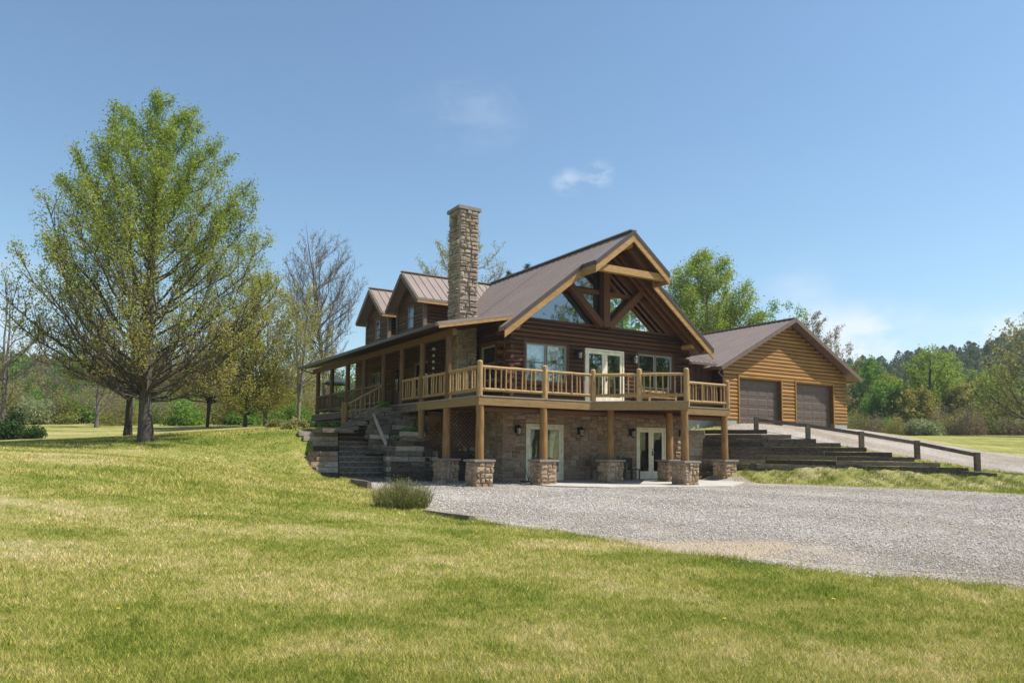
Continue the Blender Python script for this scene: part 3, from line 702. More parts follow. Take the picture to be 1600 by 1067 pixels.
# dormers
for vc in (8.85, 13.1):
    dz = 9.52; e = 1.86; ez = dz - e * .81
    mb = MB()
    for s in (-1, 1):
        ub = RZ - (RUZ - ez) / SL + .02
        q = [(-.42, vc, dz), (RZ - .1, vc, dz), (ub, vc + s * e, ez), (-.42, vc + s * e, ez)]
        mb.slab(q if s > 0 else q[::-1], .10)
        nn = 13
        for i in range(nn):
            uu = -.38 + i * .40
            if uu > RZ - .2: break
            t = 1.0 if uu <= ub else max(0.02, (RZ - .1 - uu) / (RZ - .1 - ub))
            p = Vector((uu, vc, dz + .012)); q2 = Vector((uu, vc + s * e * t, dz + .012 - e * .81 * t)); mb.beam(p, q2, .04, .035, up=(0, s * .62, .78))
    mb.beam((-.44, vc, dz + .03), (RZ - .05, vc, dz + .03), .24, .04)
    d = H('dormer', mb, M['roof'])
    mb = MB(); rt = MB()
    cl = lambda z: (vc - (dz - .1 - z) / .81, vc + (dz - .1 - z) / .81)
    logs(mb, 'v', vc - 1.5, vc + 1.5, .12, -1, 5.95, 9.3, [(vc - .42, vc + .42, 6.85, 7.92)], cl, pitch=.165)
    obj('dormer_front', mb, M['log_v'], d)
    mb = MB(); logs(mb, 'u', .12, 3.2, vc - 1.5, -1, 6.0, 8.25, pitch=.165); logs(mb, 'u', .12, 3.2, vc + 1.5, 1, 6.0, 8.25, pitch=.165)
    obj('dormer_cheek', mb, M['log_u'], d)
    mb = MB(); mb.box(.02, .2, vc - 1.6, vc - 1.46, 6.0, 8.1); mb.box(.02, .2, vc + 1.46, vc + 1.6, 6.0, 8.1)
    for s in (-1, 1):
        mb.beam((-.44, vc + s * .02, dz - .15), (-.44, vc + s * e, ez - .15), .05, .2, up=(0, 0, 1))
    obj('dormer_corner_board', mb, M['fence'], d)
    for s in (-1, 1):
        mb = MB(); mb.beam((-.40, vc + s * (e - .03), ez - .16), (RZ - (RUZ - ez) / SL + .1, vc + s * (e - .03), ez - .16), .04, .13, up=(0, 0, 1)); obj('dormer_eave_board', mb, M['rake'], d)
    window(d, (.12, vc + .37, 6.88), -math.pi / 2, .74, 1.0, 1, 'tanframe', False, True)

# deck
mb = MB()
PR = (RZ, -4.72)
deck_poly = [(-2.42, -2.42), (2.30, -2.42), PR, (6.85, -2.42), (9.2, -2.42), (9.2, -.06), (-.06, -.06), (-.06, 16.0), (-2.42, 16.0)]
vs = [(p[0], p[1], 2.91) for p in deck_poly] + [(p[0], p[1], 2.95) for p in deck_poly]; n = len(deck_poly)
mb.add(vs, [tuple(range(n))[::-1], tuple(range(n, 2 * n))] + [(i, (i + 1) % n, (i + 1) % n + n, i + n) for i in range(n)])
H('deck_floor', mb, M['deckb'])
mb = MB()
ins = [(-2.38, 2.4), (-2.38, -2.38), (2.32, -2.38), (RZ, -4.64), (6.83, -2.38), (9.16, -2.38), (9.16, -.3)]
for i in range(len(ins) - 1):
    a, b = Vector((*ins[i], 2.77)), Vector((*ins[i + 1], 2.77)); dd = (b - a).normalized() * .022
    mb.beam(a - dd if i else a, b + dd, .045, .27)
H('rim_joist', mb, M['beam'])
mb = MB()
for i in range(30):
    u_ = -2.2 + i * .4
    if u_ < 9.1:
        v_ = -2.33 if (u_ < 2.45 or u_ > 6.7) else -2.3 - (2.2 - abs(u_ - RZ)) * .98
        mb.beam((u_, v_, 2.79), (u_, -.08 if u_ > -.1 else 2.3, 2.79), .045, .22)
H('deck_joists', mb, M['brown'])
mb = MB(); mb.cyl((-2.3, -2.1, 2.55), (9.1, -2.1, 2.55), .11, n=10); H('deck_girder', mb, M['brown'])
mb = MB(); mb.box(-2.40, -2.30, 2.4, 16.0, 2.62, 2.90); mb.box(-2.3, -.1, 15.9, 16.0, 2.62, 2.90); H('rim_joist', mb, M['fence'])
# skirting of old timbers below the far half of the porch
mb = MB()
for k in range(3): mb.box(-2.3 + .02 * k, -2.15, 6.2, 15.9, 1.95 + k * .22, 2.15 + k * .22)
H('porch_skirting', mb, M['grey_timber'])
# stone piers with log posts
pier = MB(); q = .31; rg = random.Random(11)
pier.box(-q, q, -q, q, -.25, .82)
for (o_, a_, n_) in (((-q, -q, -.15), (1, 0, 0), (0, -1, 0)), ((q, -q, -.15), (0, 1, 0), (1, 0, 0)), ((q, q, -.15), (-1, 0, 0), (0, 1, 0)), ((-q, q, -.15), (0, -1, 0), (-1, 0, 0))):
    stones(pier, o_, a_, zx, n_, 2 * q, .97, .33, .23, rg, .016, (.02, .075), 1)
pier_me = mesh_from('stone_pier', pier, [M['mortar'], M['stone']])
capm = MB(); capm.box(-.385, .385, -.385, .385, .82, .89); cap_me = mesh_from('pier_cap', capm, M['capstone'])
for k, (a, b) in enumerate(((-2.27, -2.27), (-2.27, .12), (.2, -2.27), (3.12, -2.27), (6.0, -2.27), (RZ, -4.5), (9.0, -2.27))):
    p = obj('stone_pier', pier_me, None, house, (a, b, 0), (k % 4) * math.pi / 2); obj('pier_cap', cap_me, None, p)
    mb = MB(); mb.cyl((0, 0, .885), (0, 0, 2.66), .145, .125, 14, wob=.03, rng=RG); obj('deck_post', mb, M['post'], house, (a, b, 0))
mb = MB(); mb.cyl((-2.3, 2.17, 1.6), (-2.3, 2.17, 2.66), .13, n=12); H('deck_post', mb, M['post'])
# lattice under the deck
mb = MB()
for i in range(-14, 22):
    x = -2.3 + i * .16
    for s in (1, -1):
        x0, z0, x1, z1 = x, 1.3, x + s * 1.3, 2.6
        pts = []
        for t in (0, 1):
            pts.append((x0 + (x1 - x0) * t, z0 + (z1 - z0) * t))
        (xa, za), (xb, zb) = pts
        lo, hi_ = -2.3, -.08
        def cut(xa, za, xb, zb):
            if xa > xb: xa, za, xb, zb = xb, zb, xa, za
            if xb <= lo or xa >= hi_: return None
            if xa < lo: za += (zb - za) * (lo - xa) / (xb - xa); xa = lo
            if xb > hi_: zb = za + (zb - za) * (hi_ - xa) / (xb - xa); xb = hi_
            return xa, za, xb, zb
        c = cut(xa, za, xb, zb)
        if c and abs(c[2] - c[0]) > .05: mb.beam((c[0], 1.62 + .006 * s, c[1]), (c[2], 1.62 + .006 * s, c[3]), .011, .035, up=(0, 0, 1))
H('lattice_panel', mb, M['brown'])
mb = MB()
for k in range(7): mb.box(-2.25, -.1, 1.72 + .03 * k, 1.9 + .03 * k, -.1 + k * .2, .09 + k * .2)
H('under_deck_timber', mb, M['black_timber'])
# porch posts, eave beam
pv = [.0, 2.17, 4.09, 6.03, 8.33, 10.61, 12.99, 15.31]
for v_ in pv:
    mb = MB(); mb.cyl((0, 0, 2.95), (0, 0, 5.16), .115, .105, 12, wob=.03, rng=RG); obj('porch_post', mb, M['post_shade'], house, (-2.3, v_, 0))
mb = MB(); mb.beam((-2.3, -.45, 5.27), (-2.3, 16.1, 5.27), .18, .24); H('porch_beam', mb, M['post_shade'])
# railings
BC = [0]
balm = MB(); balm.cyl((0, 0, 3.17), (0, 0, 3.86), .031, .026, 7, wob=.12, rng=RG); bal_me = mesh_from('baluster', balm, M['rail'])
rpm = MB(); rpm.cyl((0, 0, 2.93), (0, 0, 4.05), .105, .095, 12, wob=.03, rng=RG); rpm.cyl((0, 0, 4.05), (0, 0, 4.09), .095, .05, 12); rp_me = mesh_from('railing_post', rpm, M['rail'])
def railing(p, q, far=False, ext=.08):
    p = Vector((*p, 0)); q = Vector((*q, 0)); d = (q - p); L_ = d.length; d.normalize(); mb = MB()
    for z, r in ((3.88, .058), (3.15, .062)):
        mb.cyl(p + d * ext + Vector((0, 0, z)), q - d * ext + Vector((0, 0, z)), r, r * .92, 10, wob=.08, rng=RG)
    o = H('railing', mb, M['rail_shade'] if far else M['rail']); n = int((L_ - .2) / .185)
    if far:
        mb = MB()
        for i in range(n):
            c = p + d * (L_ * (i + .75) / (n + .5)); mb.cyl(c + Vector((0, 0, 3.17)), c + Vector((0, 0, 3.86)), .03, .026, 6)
        obj('balusters', mb, M['rail_shade'], o, kind='stuff')
    else:
        for i in range(n):
            c = p + d * (L_ * (i + .75) / (n + .5)); b = obj('baluster', bal_me, None, o, c, (i * 2.4) % 6.28)
            b.rotation_euler[0] = random.Random(i + BC[0]).uniform(-.018, .018); BC[0] += 1
e_ = -2.33
mid = ((2.28 + RZ) / 2, (-2.33 - 4.62) / 2); mid2 = ((6.87 + RZ) / 2, mid[1])
fr = [(e_, e_), (.2, e_), (2.28, e_), mid, (RZ, -4.6), mid2, (6.87, e_), (9.12, e_)]
for i in range(len(fr) - 1): railing(fr[i], fr[i + 1])
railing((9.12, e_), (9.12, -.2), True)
for i, p in enumerate(fr): obj('railing_post', rp_me, None, house, (*p, 0), i * 1.1)
railing((e_, e_), (-2.3, 0)); railing((-2.3, 0), (-2.3, 2.17)); railing((-2.3, 2.17), (-2.3, 4.09))
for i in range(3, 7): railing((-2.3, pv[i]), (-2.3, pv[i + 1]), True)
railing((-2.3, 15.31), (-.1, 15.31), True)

# wall lanterns
lm = MB(); lm.box(-.06, .06, -.07, -.045, -.10, .12); lm.cyl((0, -.06, .08), (0, -.2, .14), .012, n=6)
lm.cyl((0, -.2, .04), (0, -.2, .13), .10, .02, 8); lm.cyl((0, -.2, -.17), (0, -.2, -.14), .05, .07, 8)
for a in range(4): an = a * math.pi / 2 + .78; lm.cyl((.075 * math.cos(an), -.2 + .075 * math.sin(an), .04), (.055 * math.cos(an), -.2 + .055 * math.sin(an), -.14), .007, n=4)
lme = mesh_from('wall_lantern', lm, M['black'])
gm = MB(); gm.cyl((0, -.2, -.14), (0, -.2, .04), .045, .062, 8); gme = mesh_from('lantern_glass', gm, M['lampglass'])
for (u_, z_) in ((3.29, 4.95), (6.12, 4.95), (.50, 1.95), (3.36, 1.95), (5.98, 1.95), (8.75, 1.97)):
    o = obj('wall_lantern', lme, None, house, (u_, 0, z_)); o.scale = (1.25, 1.2, 1.25); obj('lantern_glass', gme, None, o)

# ------------------------------------------------------------------ garage
gar = empty('log_garage', HW(12.0, .5, 2.40), A, 'golden log garage with two brown sectional doors and brown metal roof', 'garage')
GW, GD = 9.22, 11.0; gz, gs = 5.34, .515; gc = GW / 2
def G(name, mb, mats, parent=gar, **k): return obj(name, mb, mats, parent, **k)
mb = MB()
for (a, b) in ((0, 1.02), (3.98, 5.10), (8.04, GW)): mb.box(a, b, -.02, .2, -.6, .28)
mb.box(0, .2, .2, GD, -.9, .28); mb.box(GW - .2, GW, .2, GD, -.9, .28); mb.box(.2, GW - .2, GD - .2, GD, -.9, .28)
G('foundation_wall', mb, M['block'])
mb = MB(); gcl = lambda z: (gc - (gz - .16 - z) / gs, gc + (gz - .16 - z) / gs)
logs(mb, 'u', 0, GW, 0, -1, .28, gz - .1, [(1.02, 3.98, 0, 2.30), (5.10, 8.04, 0, 2.30)], gcl, pitch=.175, bul=.06)
G('log_wall', mb, M['log_g']); mb = MB(); logs(mb, 'u', 0, GW, GD, 1, .28, gz - .1, [], gcl, pitch=.3)
G('log_wall', mb, M['log_g'])
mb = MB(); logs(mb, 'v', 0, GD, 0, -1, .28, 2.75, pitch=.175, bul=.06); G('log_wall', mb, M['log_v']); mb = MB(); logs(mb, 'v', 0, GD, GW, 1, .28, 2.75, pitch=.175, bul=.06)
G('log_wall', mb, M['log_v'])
mb = MB(); oh = .62
for s in (-1, 1):
    e = gc + s * (gc + oh); ez = gz - gs * (gc + oh)
    q = [(gc, -.5, gz), (gc, GD + .5, gz), (e, GD + .5, ez), (e, -.5, ez)]
    mb.slab(q if s < 0 else q[::-1], .1)
    plane_ribs(mb, (gc, -.46, gz), (gc, GD + .46, gz), (e, -.46, ez), (e, GD + .46, ez), .3, .03, .028)
mb.beam((gc, -.52, gz + .02), (gc, GD + .5, gz + .02), .26, .05)
G('roof', mb, M['roof'])
mb = MB(); sf = MB()
for s in (-1, 1):
    e = gc + s * (gc + oh + .02); ez = gz - gs * (gc + oh + .02)
    mb.beam((gc, -.52, gz - .07), (e, -.52, ez - .07), .05, .19, up=(0, 0, 1))
    e2 = gc + s * (gc + oh - .03); ez2 = gz - gs * (gc + oh - .03)
    q = [(gc, -.48, gz - .115), (gc, -.0, gz - .115), (e2, -.0, ez2 - .115), (e2, -.48, ez2 - .115)]; sf.slab(q if s < 0 else q[::-1], .02)
    mb.beam((e, -.5, ez - .06), (e, GD + .5, ez - .06), .09, .12)
G('roof_edge_trim', mb, M['gutter']); G('soffit', sf, M['gutter'])
for x0 in (1.02, 5.10):
    w_ = 2.96 if x0 < 2 else 2.94
    mb = MB(); mb.box(x0 - .07, x0, -.085, .16, 0, 2.38); mb.box(x0 + w_, x0 + w_ + .07, -.085, .16, 0, 2.38); mb.box(x0, x0 + w_, -.085, .16, 2.30, 2.38)
    G('door_trim', mb, M['log_g'])
    mb = MB(); mb.box(x0 + .01, x0 + w_ - .01, .17, .2, .02, 2.30)
    for r_ in range(5):
        z0 = .03 + r_ * .452; mb.box(x0 + .01, x0 + w_ - .01, .155, .171, z0, z0 + .440)
        for c_ in range(4):
            xa = x0 + .09 + c_ * (w_ - .12) / 4; xb = xa + (w_ - .12) / 4 - .08
            mb.add([(xa, .155, z0 + .06), (xb, .155, z0 + .06), (xb, .155, z0 + .38), (xa, .155, z0 + .38), (xa + .04, .143, z0 + .09), (xb - .04, .143, z0 + .09), (xb - .04, .143, z0 + .35), (xa + .04, .143, z0 + .35)],
                   [(0, 1, 5, 4), (1, 2, 6, 5), (2, 3, 7, 6), (3, 0, 4, 7), (4, 5, 6, 7)])
    G('garage_door', mb, M['gdoor'] if 'gdoor' in M else M.setdefault('gdoor', plain('grey_brown_door_panel', (.125, .092, .075), .5)))
mb = MB(); mb.beam((-.5, -.42, 2.62), (-.42, -.1, 2.4), .06, .06); mb.cyl((-.42, -.1, 2.42), (-.1, -.1, 2.22), .035, n=8); mb.cyl((-.1, -.1, 2.25), (-.1, -.1, -.1), .035, n=8)
G('downspout', mb, M['gutter'])
# link between house and garage
lk = empty('link_building', HW(9.2, 1.1, 2.3), A, 'low dark board-clad link between log house and garage', 'building')
mb = MB()
for i in range(15): x = i * .187; mb.box(x, x + .18, -.02 - .012 * (i % 2), .1, .45, 2.95)
obj('board_wall', mb, M['soffit'], lk)
mb = MB(); mb.box(0, 2.78, .0, .2, -1.6, .45); obj('foundation_wall', mb, M['block'], lk)
mb = MB(); mb.slab([(-.0, -.65, 2.92), (2.3, -.65, 2.92), (2.3, 3.6, 4.55), (0, 3.6, 4.55)], .09)
plane_ribs(mb, (0.05, 3.6, 4.55), (2.25, 3.6, 4.55), (.05, -.65, 2.92), (2.25, -.65, 2.92), .3, .03, .028); obj('roof', mb, M['roof'], lk)
mb = MB(); mb.beam((-.05, -.7, 2.84), (2.32, -.7, 2.84), .1, .11); obj('gutter', mb, M['gutter'], lk)

# ------------------------------------------------------------------ ground sheets
def inpoly(x, y, P):
    ins = np.zeros(x.shape, bool); n = len(P); j = n - 1
    for i in range(n):
        xi, yi = P[i]; xj, yj = P[j]
        ins ^= ((yi > y) != (yj > y)) & (x < (xj - xi) * (y - yi) / ((yj - yi) if yj != yi else 1e-9) + xi); j = i
    return ins
def pdist(x, y, P):                                      # distance to outline and its nearest point
    best = np.full(x.shape, 1e9); bx = np.zeros(x.shape); by = np.zeros(x.shape); n = len(P)
    for i in range(n):
        ax, ay = P[i]; cx_, cy_ = P[(i + 1) % n]; dx, dy = cx_ - ax, cy_ - ay
        t = np.clip(((x - ax) * dx + (y - ay) * dy) / (dx * dx + dy * dy), 0, 1); px = ax + t * dx; py = ay + t * dy; d = np.hypot(x - px, y - py)
        m = d < best; best = np.where(m, d, best); bx = np.where(m, px, bx); by = np.where(m, py, by)
    return best, bx, by
def wob(x, y, s=1.0):
    return .5 * np.sin(1.7 * x * s + .6) * np.sin(1.3 * y * s + 2.1) + .3 * np.sin(3.9 * x * s + 1.1 * y * s) + .2 * np.sin(7.3 * y * s - 5.1 * x * s + .4) + .13 * np.sin(13.1 * x * s + 9.7 * y * s)
LOT = [(-6.25, 26.05), (-5.5, 24.6), (-4.35, 21.5), (-3.15, 18.6), (-1.75, 14.9), (.1, 13.0), (1.35, 11.95), (2.3, 10.75), (3.75, 9.65), (5.95, 8.62), (9.5, 7.7), (20, 6.5), (45, 3), (45, 15), (21, 20.2), (16, 21.7), (14.2, 24.4), (11.6, 26.4), (9.6, 28.2), (8.9, 30.2),
       (7.5, 31.8), (0, 27.3), (-1.1, 28.3), (-2.9, 28.0), (-3.2, 27.3), (-4.6, 26.8)]
DRV = [(9.7, 33.3), (8.0, 32.0), (8.25, 31.25), (10.4, 30.3), (12.3, 29.85), (14.2, 29.7), (16.0, 29.0), (17.6, 28.4), (19.6, 27.9), (24, 26.2), (45, 20), (45, 25.5), (27, 30.6), (23.2, 32.6), (21.8, 34.2), (20.3, 38.0), (18.2, 39.2), (17.55, 38.3)]
SLAB = [(1.2, 23.75), (3.1, 23.05), (7.4, 24.7), (8.9, 28.0), (7.6, 31.6), (0, 26.9)]
def sheet(name, poly, step, off, mat, xr, yr, amp, **k):
    nx = int((xr[1] - xr[0]) / step) + 1; ny = int((yr[1] - yr[0]) / step) + 1
    X, Y = np.meshgrid(np.linspace(*xr, nx), np.linspace(*yr, ny))
    ins = inpoly(X, Y, poly); d, bx, by = pdist(X, Y, poly)
    s = np.where(ins, d, -d) + amp * wob(X, Y)
    cell = (s[:-1, :-1] > 0) | (s[1:, :-1] > 0) | (s[:-1, 1:] > 0) | (s[1:, 1:] > 0)
    gx = np.gradient(s, axis=1) / (X[0, 1] - X[0, 0]); gy = np.gradient(s, axis=0) / (Y[1, 0] - Y[0, 0]); gl = np.maximum(gx * gx + gy * gy, .2)
    neg = s < 0; mv = np.clip(-s, 0, step * 1.3)
    X2 = np.where(neg, X + gx * mv / gl, X); Y2 = np.where(neg, Y + gy * mv / gl, Y)
    Z = ground(X2, Y2) + np.where(neg, -.012, off * sst(0, .35, s) + .006) + .012 * wob(X2, Y2, .9) * (s > .4)
    V = np.stack([X2.ravel(), Y2.ravel(), Z.ravel()], 1); idx = np.arange(nx * ny).reshape(ny, nx)
    F = np.stack([idx[:-1, :-1][cell], idx[:-1, 1:][cell], idx[1:, 1:][cell], idx[1:, :-1][cell]], 1)
    used = np.unique(F); mp = -np.ones(nx * ny, int); mp[used] = np.arange(len(used))
    me = fast_mesh(name, V[used], mp[F], mat, smooth=True)
    o = bpy.data.objects.new(name, me); COL.objects.link(o); setp(o, **k); return o
# one ground sheet: non-uniform grid, fine near the house, coarse to the horizon
def axis_pts(lo, hi_, fine_lo, fine_hi, st):
    a = list(np.arange(fine_lo, fine_hi, st)); x = fine_hi; s = st
    while x < hi_: a.append(x); s *= 1.12; x += s
    a.append(hi_); x = fine_lo; s = st; b = []
    while x > lo: s *= 1.12; x -= s; b.append(x)
    return np.array(sorted(set([lo] + [q for q in b if q > lo] + a)))
gx_ = axis_pts(-700, 700, -9, 20, .17); gy_ = axis_pts(-60, 900, 3, 33, .17)
X, Y = np.meshgrid(gx_, gy_)
Z = ground(X, Y) + .012 * wob(X, Y, 1.1) * sst(-1, 6, Y) + .05 * wob(X, Y, .22) * sst(6, 18, np.hypot(X, Y)) * (side(X, Y)[0] > 1.5)
# uneven clods on the bank below the old timbers
bank = (X > 8.6) & (X < 20) & (side(X, Y)[0] < -.1) & (side(X, Y)[0] > -2.3)
Z = Z + np.where(bank, .085 * (wob(X, Y, 2.1) + .35), 0)
# keep the soil below the floors of the buildings
uu = (X - C0[0]) * RX + (Y - C0[1]) * RY; vv = -(X - C0[0]) * RY + (Y - C0[1]) * RX
Z = np.where((uu > .1) & (uu < 9.05) & (vv > .1) & (vv < 15.9), np.minimum(Z, 2.2), Z)
# sunk a little where other sheets cover it
for P_ in (LOT, DRV): Z = Z - np.where(inpoly(X, Y, P_) & (pdist(X, Y, P_)[0] > .45), .05, 0)
ny, nx = X.shape; idx = np.arange(nx * ny).reshape(ny, nx)
F = np.stack([idx[:-1, :-1].ravel(), idx[:-1, 1:].ravel(), idx[1:, 1:].ravel(), idx[1:, :-1].ravel()], 1)
me = fast_mesh('ground', np.stack([X.ravel(), Y.ravel(), Z.ravel()], 1), F, M['lawn'], smooth=True)
o = bpy.data.objects.new('ground', me); COL.objects.link(o); setp(o, kind='structure')
sheet('gravel_lot', LOT, .14, .03, M['gravel'], (-7, 45), (2.5, 33), .16, kind='structure')
sheet('driveway', DRV, .22, .04, M['gravel'], (7.5, 45), (18, 43), .14, kind='structure')
mb = MB(); zs = .075
mb.add([(p[0], p[1], -.1) for p in SLAB] + [(p[0], p[1], zs) for p in SLAB], [tuple(range(6))[::-1], tuple(range(6, 12))] + [(i, (i + 1) % 6, (i + 1) % 6 + 6, i + 6) for i in range(6)])
obj('patio', mb, M['concrete'], kind='structure')
mb = MB(); mb.add([(*HW(1.0, -.45)[:2], 2.2), (*HW(16.5, -.4)[:2], 2.2)], []); 

# loose gravel stones
rs = np.random.RandomState(5)
def scatter(n, xr, yr, dens):
    x = rs.uniform(*xr, n); y = rs.uniform(*yr, n); k = rs.rand(n) < dens(x, y); return x[k], y[k]
OCT_V = np.array([(1, 0, 0), (-.2, .9, 0), (-.9, .1, 0), (.1, -1, 0), (.1, .1, .8), (-.1, 0, -.6)]); OCT_F = np.array([(0, 1, 4), (1, 2, 4), (2, 3, 4), (3, 0, 4), (1, 0, 5), (2, 1, 5), (3, 2, 5), (0, 3, 5)])
x, y = scatter(420000, (-5, 20), (7.5, 26), lambda x, y: np.clip((11.5 / np.hypot(x, y)) ** 2.6, .02, 1) * (np.abs(x / y) < .78))
ii = inpoly(x, y, LOT); d = pdist(x, y, LOT)[0]; kk = (ii & (d + .16 * wob(x, y) > .02)) | (~ii & (d < .35) & (rs.rand(len(x)) < .04))
sx = ((x - 3.0) * .9 + (y - 10.9) * .41) * .55; sy = (-(x - 3.0) * .41 + (y - 10.9) * .9) * 1.3
kk &= ~((np.hypot(sx, sy) < .8) & (rs.rand(len(x)) < .85))
x, y = x[kk], y[kk]; n = len(x); sz = rs.uniform(.006, .017, n) * np.clip(np.hypot(x, y) / 12, .9, 1.5)
an = rs.uniform(0, 6.28, n); sc = rs.uniform(.6, 1.2, (n, 3)) * sz[:, None]
v = OCT_V[None] * sc[:, None, :]; c, s = np.cos(an)[:, None], np.sin(an)[:, None]
vx = v[..., 0] * c - v[..., 1] * s + x[:, None]; vy = v[..., 0] * s + v[..., 1] * c + y[:, None]; vz = v[..., 2] + (ground(x, y) + .045 - .02 * (pdist(x, y, LOT)[0] < .4))[:, None]
V = np.stack([vx, vy, vz], 2).reshape(-1, 3); F = (OCT_F[None] + (np.arange(n) * 6)[:, None, None]).reshape(-1, 3)
o = bpy.data.objects.new('gravel_stones', fast_mesh('gravel_stones', V, F, M['stones'], np.repeat(rs.rand(n) ** .9, 6))); COL.objects.link(o)
setp(o, label='loose pale crushed stones lying on the gravel lot', category='gravel', kind='stuff')

# grass blades on the lawn
def blades(name, x, y, h, w, label, mat, lean=.5, tone=None):
    n = len(x); an = rs.uniform(0, 6.28, n); z = ground(x, y) + .012 * wob(x, y, 1.1) * sst(-1, 6, y) - .006
    la = rs.uniform(0, 6.28, n); ll = rs.uniform(.1, lean, n) * h * 1.5
    dx = np.cos(an) * w; dy = np.sin(an) * w
    V = np.stack([np.stack([x - dx, y - dy, z], 1), np.stack([x + dx, y + dy, z], 1), np.stack([x + np.cos(la) * ll, y + np.sin(la) * ll, z + h], 1)], 1).reshape(-1, 3)
    F = np.arange(3 * n).reshape(-1, 3); r = rs.rand(n) if tone is None else tone
    o = bpy.data.objects.new(name, fast_mesh(name, V, F, mat, np.repeat(r, 3))); COL.objects.link(o)
    setp(o, label=label, category='grass', kind='stuff'); return o
def lawn_ok(x, y):
    u = (x - C0[0]) * RX + (y - C0[1]) * RY; v = -(x - C0[0]) * RY + (y - C0[1]) * RX
    ok = ~((u > -3.9) & (u < 9.4) & (v > -2.6) & (v < 16.3)) & ~((u > 11.8) & (u < 21.4) & (v > .4) & (v < 12))
    for P_ in (LOT, DRV):
        i = inpoly(x, y, P_); d = pdist(x, y, P_)[0]; ok &= ~(i & (d + .16 * wob(x, y) > .06)) | (i & (rs.rand(len(x)) < .04) & (d < 1.1) & (wob(x, y, 1.3) > -.1))
    ok &= ~inpoly(x, y, SLAB)
    p = ((x + 6.15) * .966 + (y - 26.3) * .258) / .9726; q = (-(x + 6.15) * .475 + (y - 26.3) * .88) / .9726
    return ok & ~((p > -.1) & (p < 3.4) & (q > -.6) & (q < 4))
def polar(n, r0, r1, amax=.80):
    r = np.exp(rs.uniform(np.log(r0), np.log(r1), n)); t = rs.uniform(-amax, amax, n); a = np.arctan(t); return r * np.sin(a), r * np.cos(a)
BX = []; BY = []
for n, r0, r1 in ((430000, 4.2, 12), (330000, 12, 36)):
    x, y = polar(n, r0, r1); k = lawn_ok(x, y); BX.append(x[k]); BY.append(y[k])
x = np.concatenate(BX); y = np.concatenate(BY); r = np.hypot(x, y)
tuft = .5 + .5 * wob(x, y, 2.3)
h = rs.uniform(.02, .055, len(x)) * (.85 + .4 * np.clip(tuft, 0, 1)) * np.clip(r / 11, 1, 1.5); w = .0028 * np.clip(r / 6, 1, 6) * rs.uniform(.7, 1.3, len(x))
blades('lawn_grass', x, y, h, w, 'short mown lawn grass with dry yellow patches in the foreground', M['blades'], .8)
# taller ragged fringe along the gravel and the bank
ex = []; ey = []
for P_, st in ((LOT, (1, 11)), (LOT, (13, 19))):
    for i in range(st[0], st[1]):
        a = np.array(P_[i]); b = np.array(P_[i + 1]); L_ = np.hypot(*(b - a))
        if L_ > 14: b = a + (b - a) * 14 / L_; L_ = 14
        m = int(L_ * 700); t = rs.rand(m); nn = np.array([-(b - a)[1], (b - a)[0]]) / np.hypot(*(b - a)); off = rs.normal(-.05, .13, m)
        ex.append(a[0] + (b - a)[0] * t - nn[0] * off); ey.append(a[1] + (b - a)[1] * t - nn[1] * off)
x = np.concatenate(ex); y = np.concatenate(ey); k = (np.abs(x / y) < .8) & (rs.rand(len(x)) < .35 + .5 * (wob(x, y, 2.0) > 0)); x, y = x[k], y[k]; r = np.hypot(x, y)
blades('edge_grass', x, y, rs.uniform(.03, .10, len(x)) * (1 + .8 * (rs.rand(len(x)) < .03)), .0028 * np.clip(r / 7, 1, 5), 'longer ragged grass along the edges of the gravel', M['blades'], .7)
n = 60000; x = rs.uniform(8.6, 19, n); y = rs.uniform(22, 31, n); s_, _w = side(x, y); k = (s_ < -.08) & (s_ > -2.4) & lawn_ok(x, y); x, y = x[k], y[k]
blades('bank_grass', x, y, rs.uniform(.04, .15, len(x)) * (1 + .6 * wob(x, y, 2.2)).clip(.3, 2), .011, 'rough tufted grass on the bank below the black timbers', M['bank_blade'], .9)
# dandelions
n = 8
for k, (px, py) in enumerate(((-1.6, 7.4), (-3.2, 6.1), (-4.6, 8.8), (1.9, 6.6), (-.3, 9.6), (3.3, 7.6), (-2.4, 11), (-5.2, 6.9))):
    mb = MB(); z = float(ground(np.array([px]), np.array([py]))[0]); mb.cyl((0, 0, .035), (0, 0, .047), .012, .017, 9)
    if k == 0: M['dand'] = plain('dandelion_yellow', (.75, .55, .03), .8)
    o = obj('dandelion', mb, M['dand'], None, (px, py, z), label='tiny yellow dandelion flower in the foreground lawn', category='flower', group='dandelions in the lawn')
    mb = MB(); mb.cyl((0, 0, 0), (0, 0, .035), .002, n=4, caps=False); obj('stem', mb, M['leaf_green'], o)

# ------------------------------------------------------------------ timber steps, cribs, walls, fence
def gz(x, y): return float(ground(np.array([float(x)]), np.array([float(y)]))[0])
def timber(mb, p0, p1, w, h, rng, mi=0, jit=.012):
    """old sawn timber: box with slightly crooked corners"""
    p0 = Vector(p0); p1 = Vector(p1); d = (p1 - p0).normalized(); sd = Vector((-d.y, d.x, 0)).normalized(); vs = []
    k = 4
    for i in range(k):
        c = p0.lerp(p1, i / (k - 1))
        for a, b in ((-1, 0), (1, 0), (1, 1), (-1, 1)):
            vs.append(c + sd * (a * w / 2 + rng.uniform(-jit, jit)) + Vector((0, 0, b * h + rng.uniform(-jit, jit) * (b or .3))))
    fs = [(3, 2, 1, 0), (4 * k - 4, 4 * k - 3, 4 * k - 2, 4 * k - 1)]
    for i in range(k - 1):
        for j in range(4): q = (j + 1) % 4; fs.append((i * 4 + j, i * 4 + q, i * 4 + 4 + q, i * 4 + 4 + j))
    mb.add(vs, fs, mi)
rt = random.Random(21)
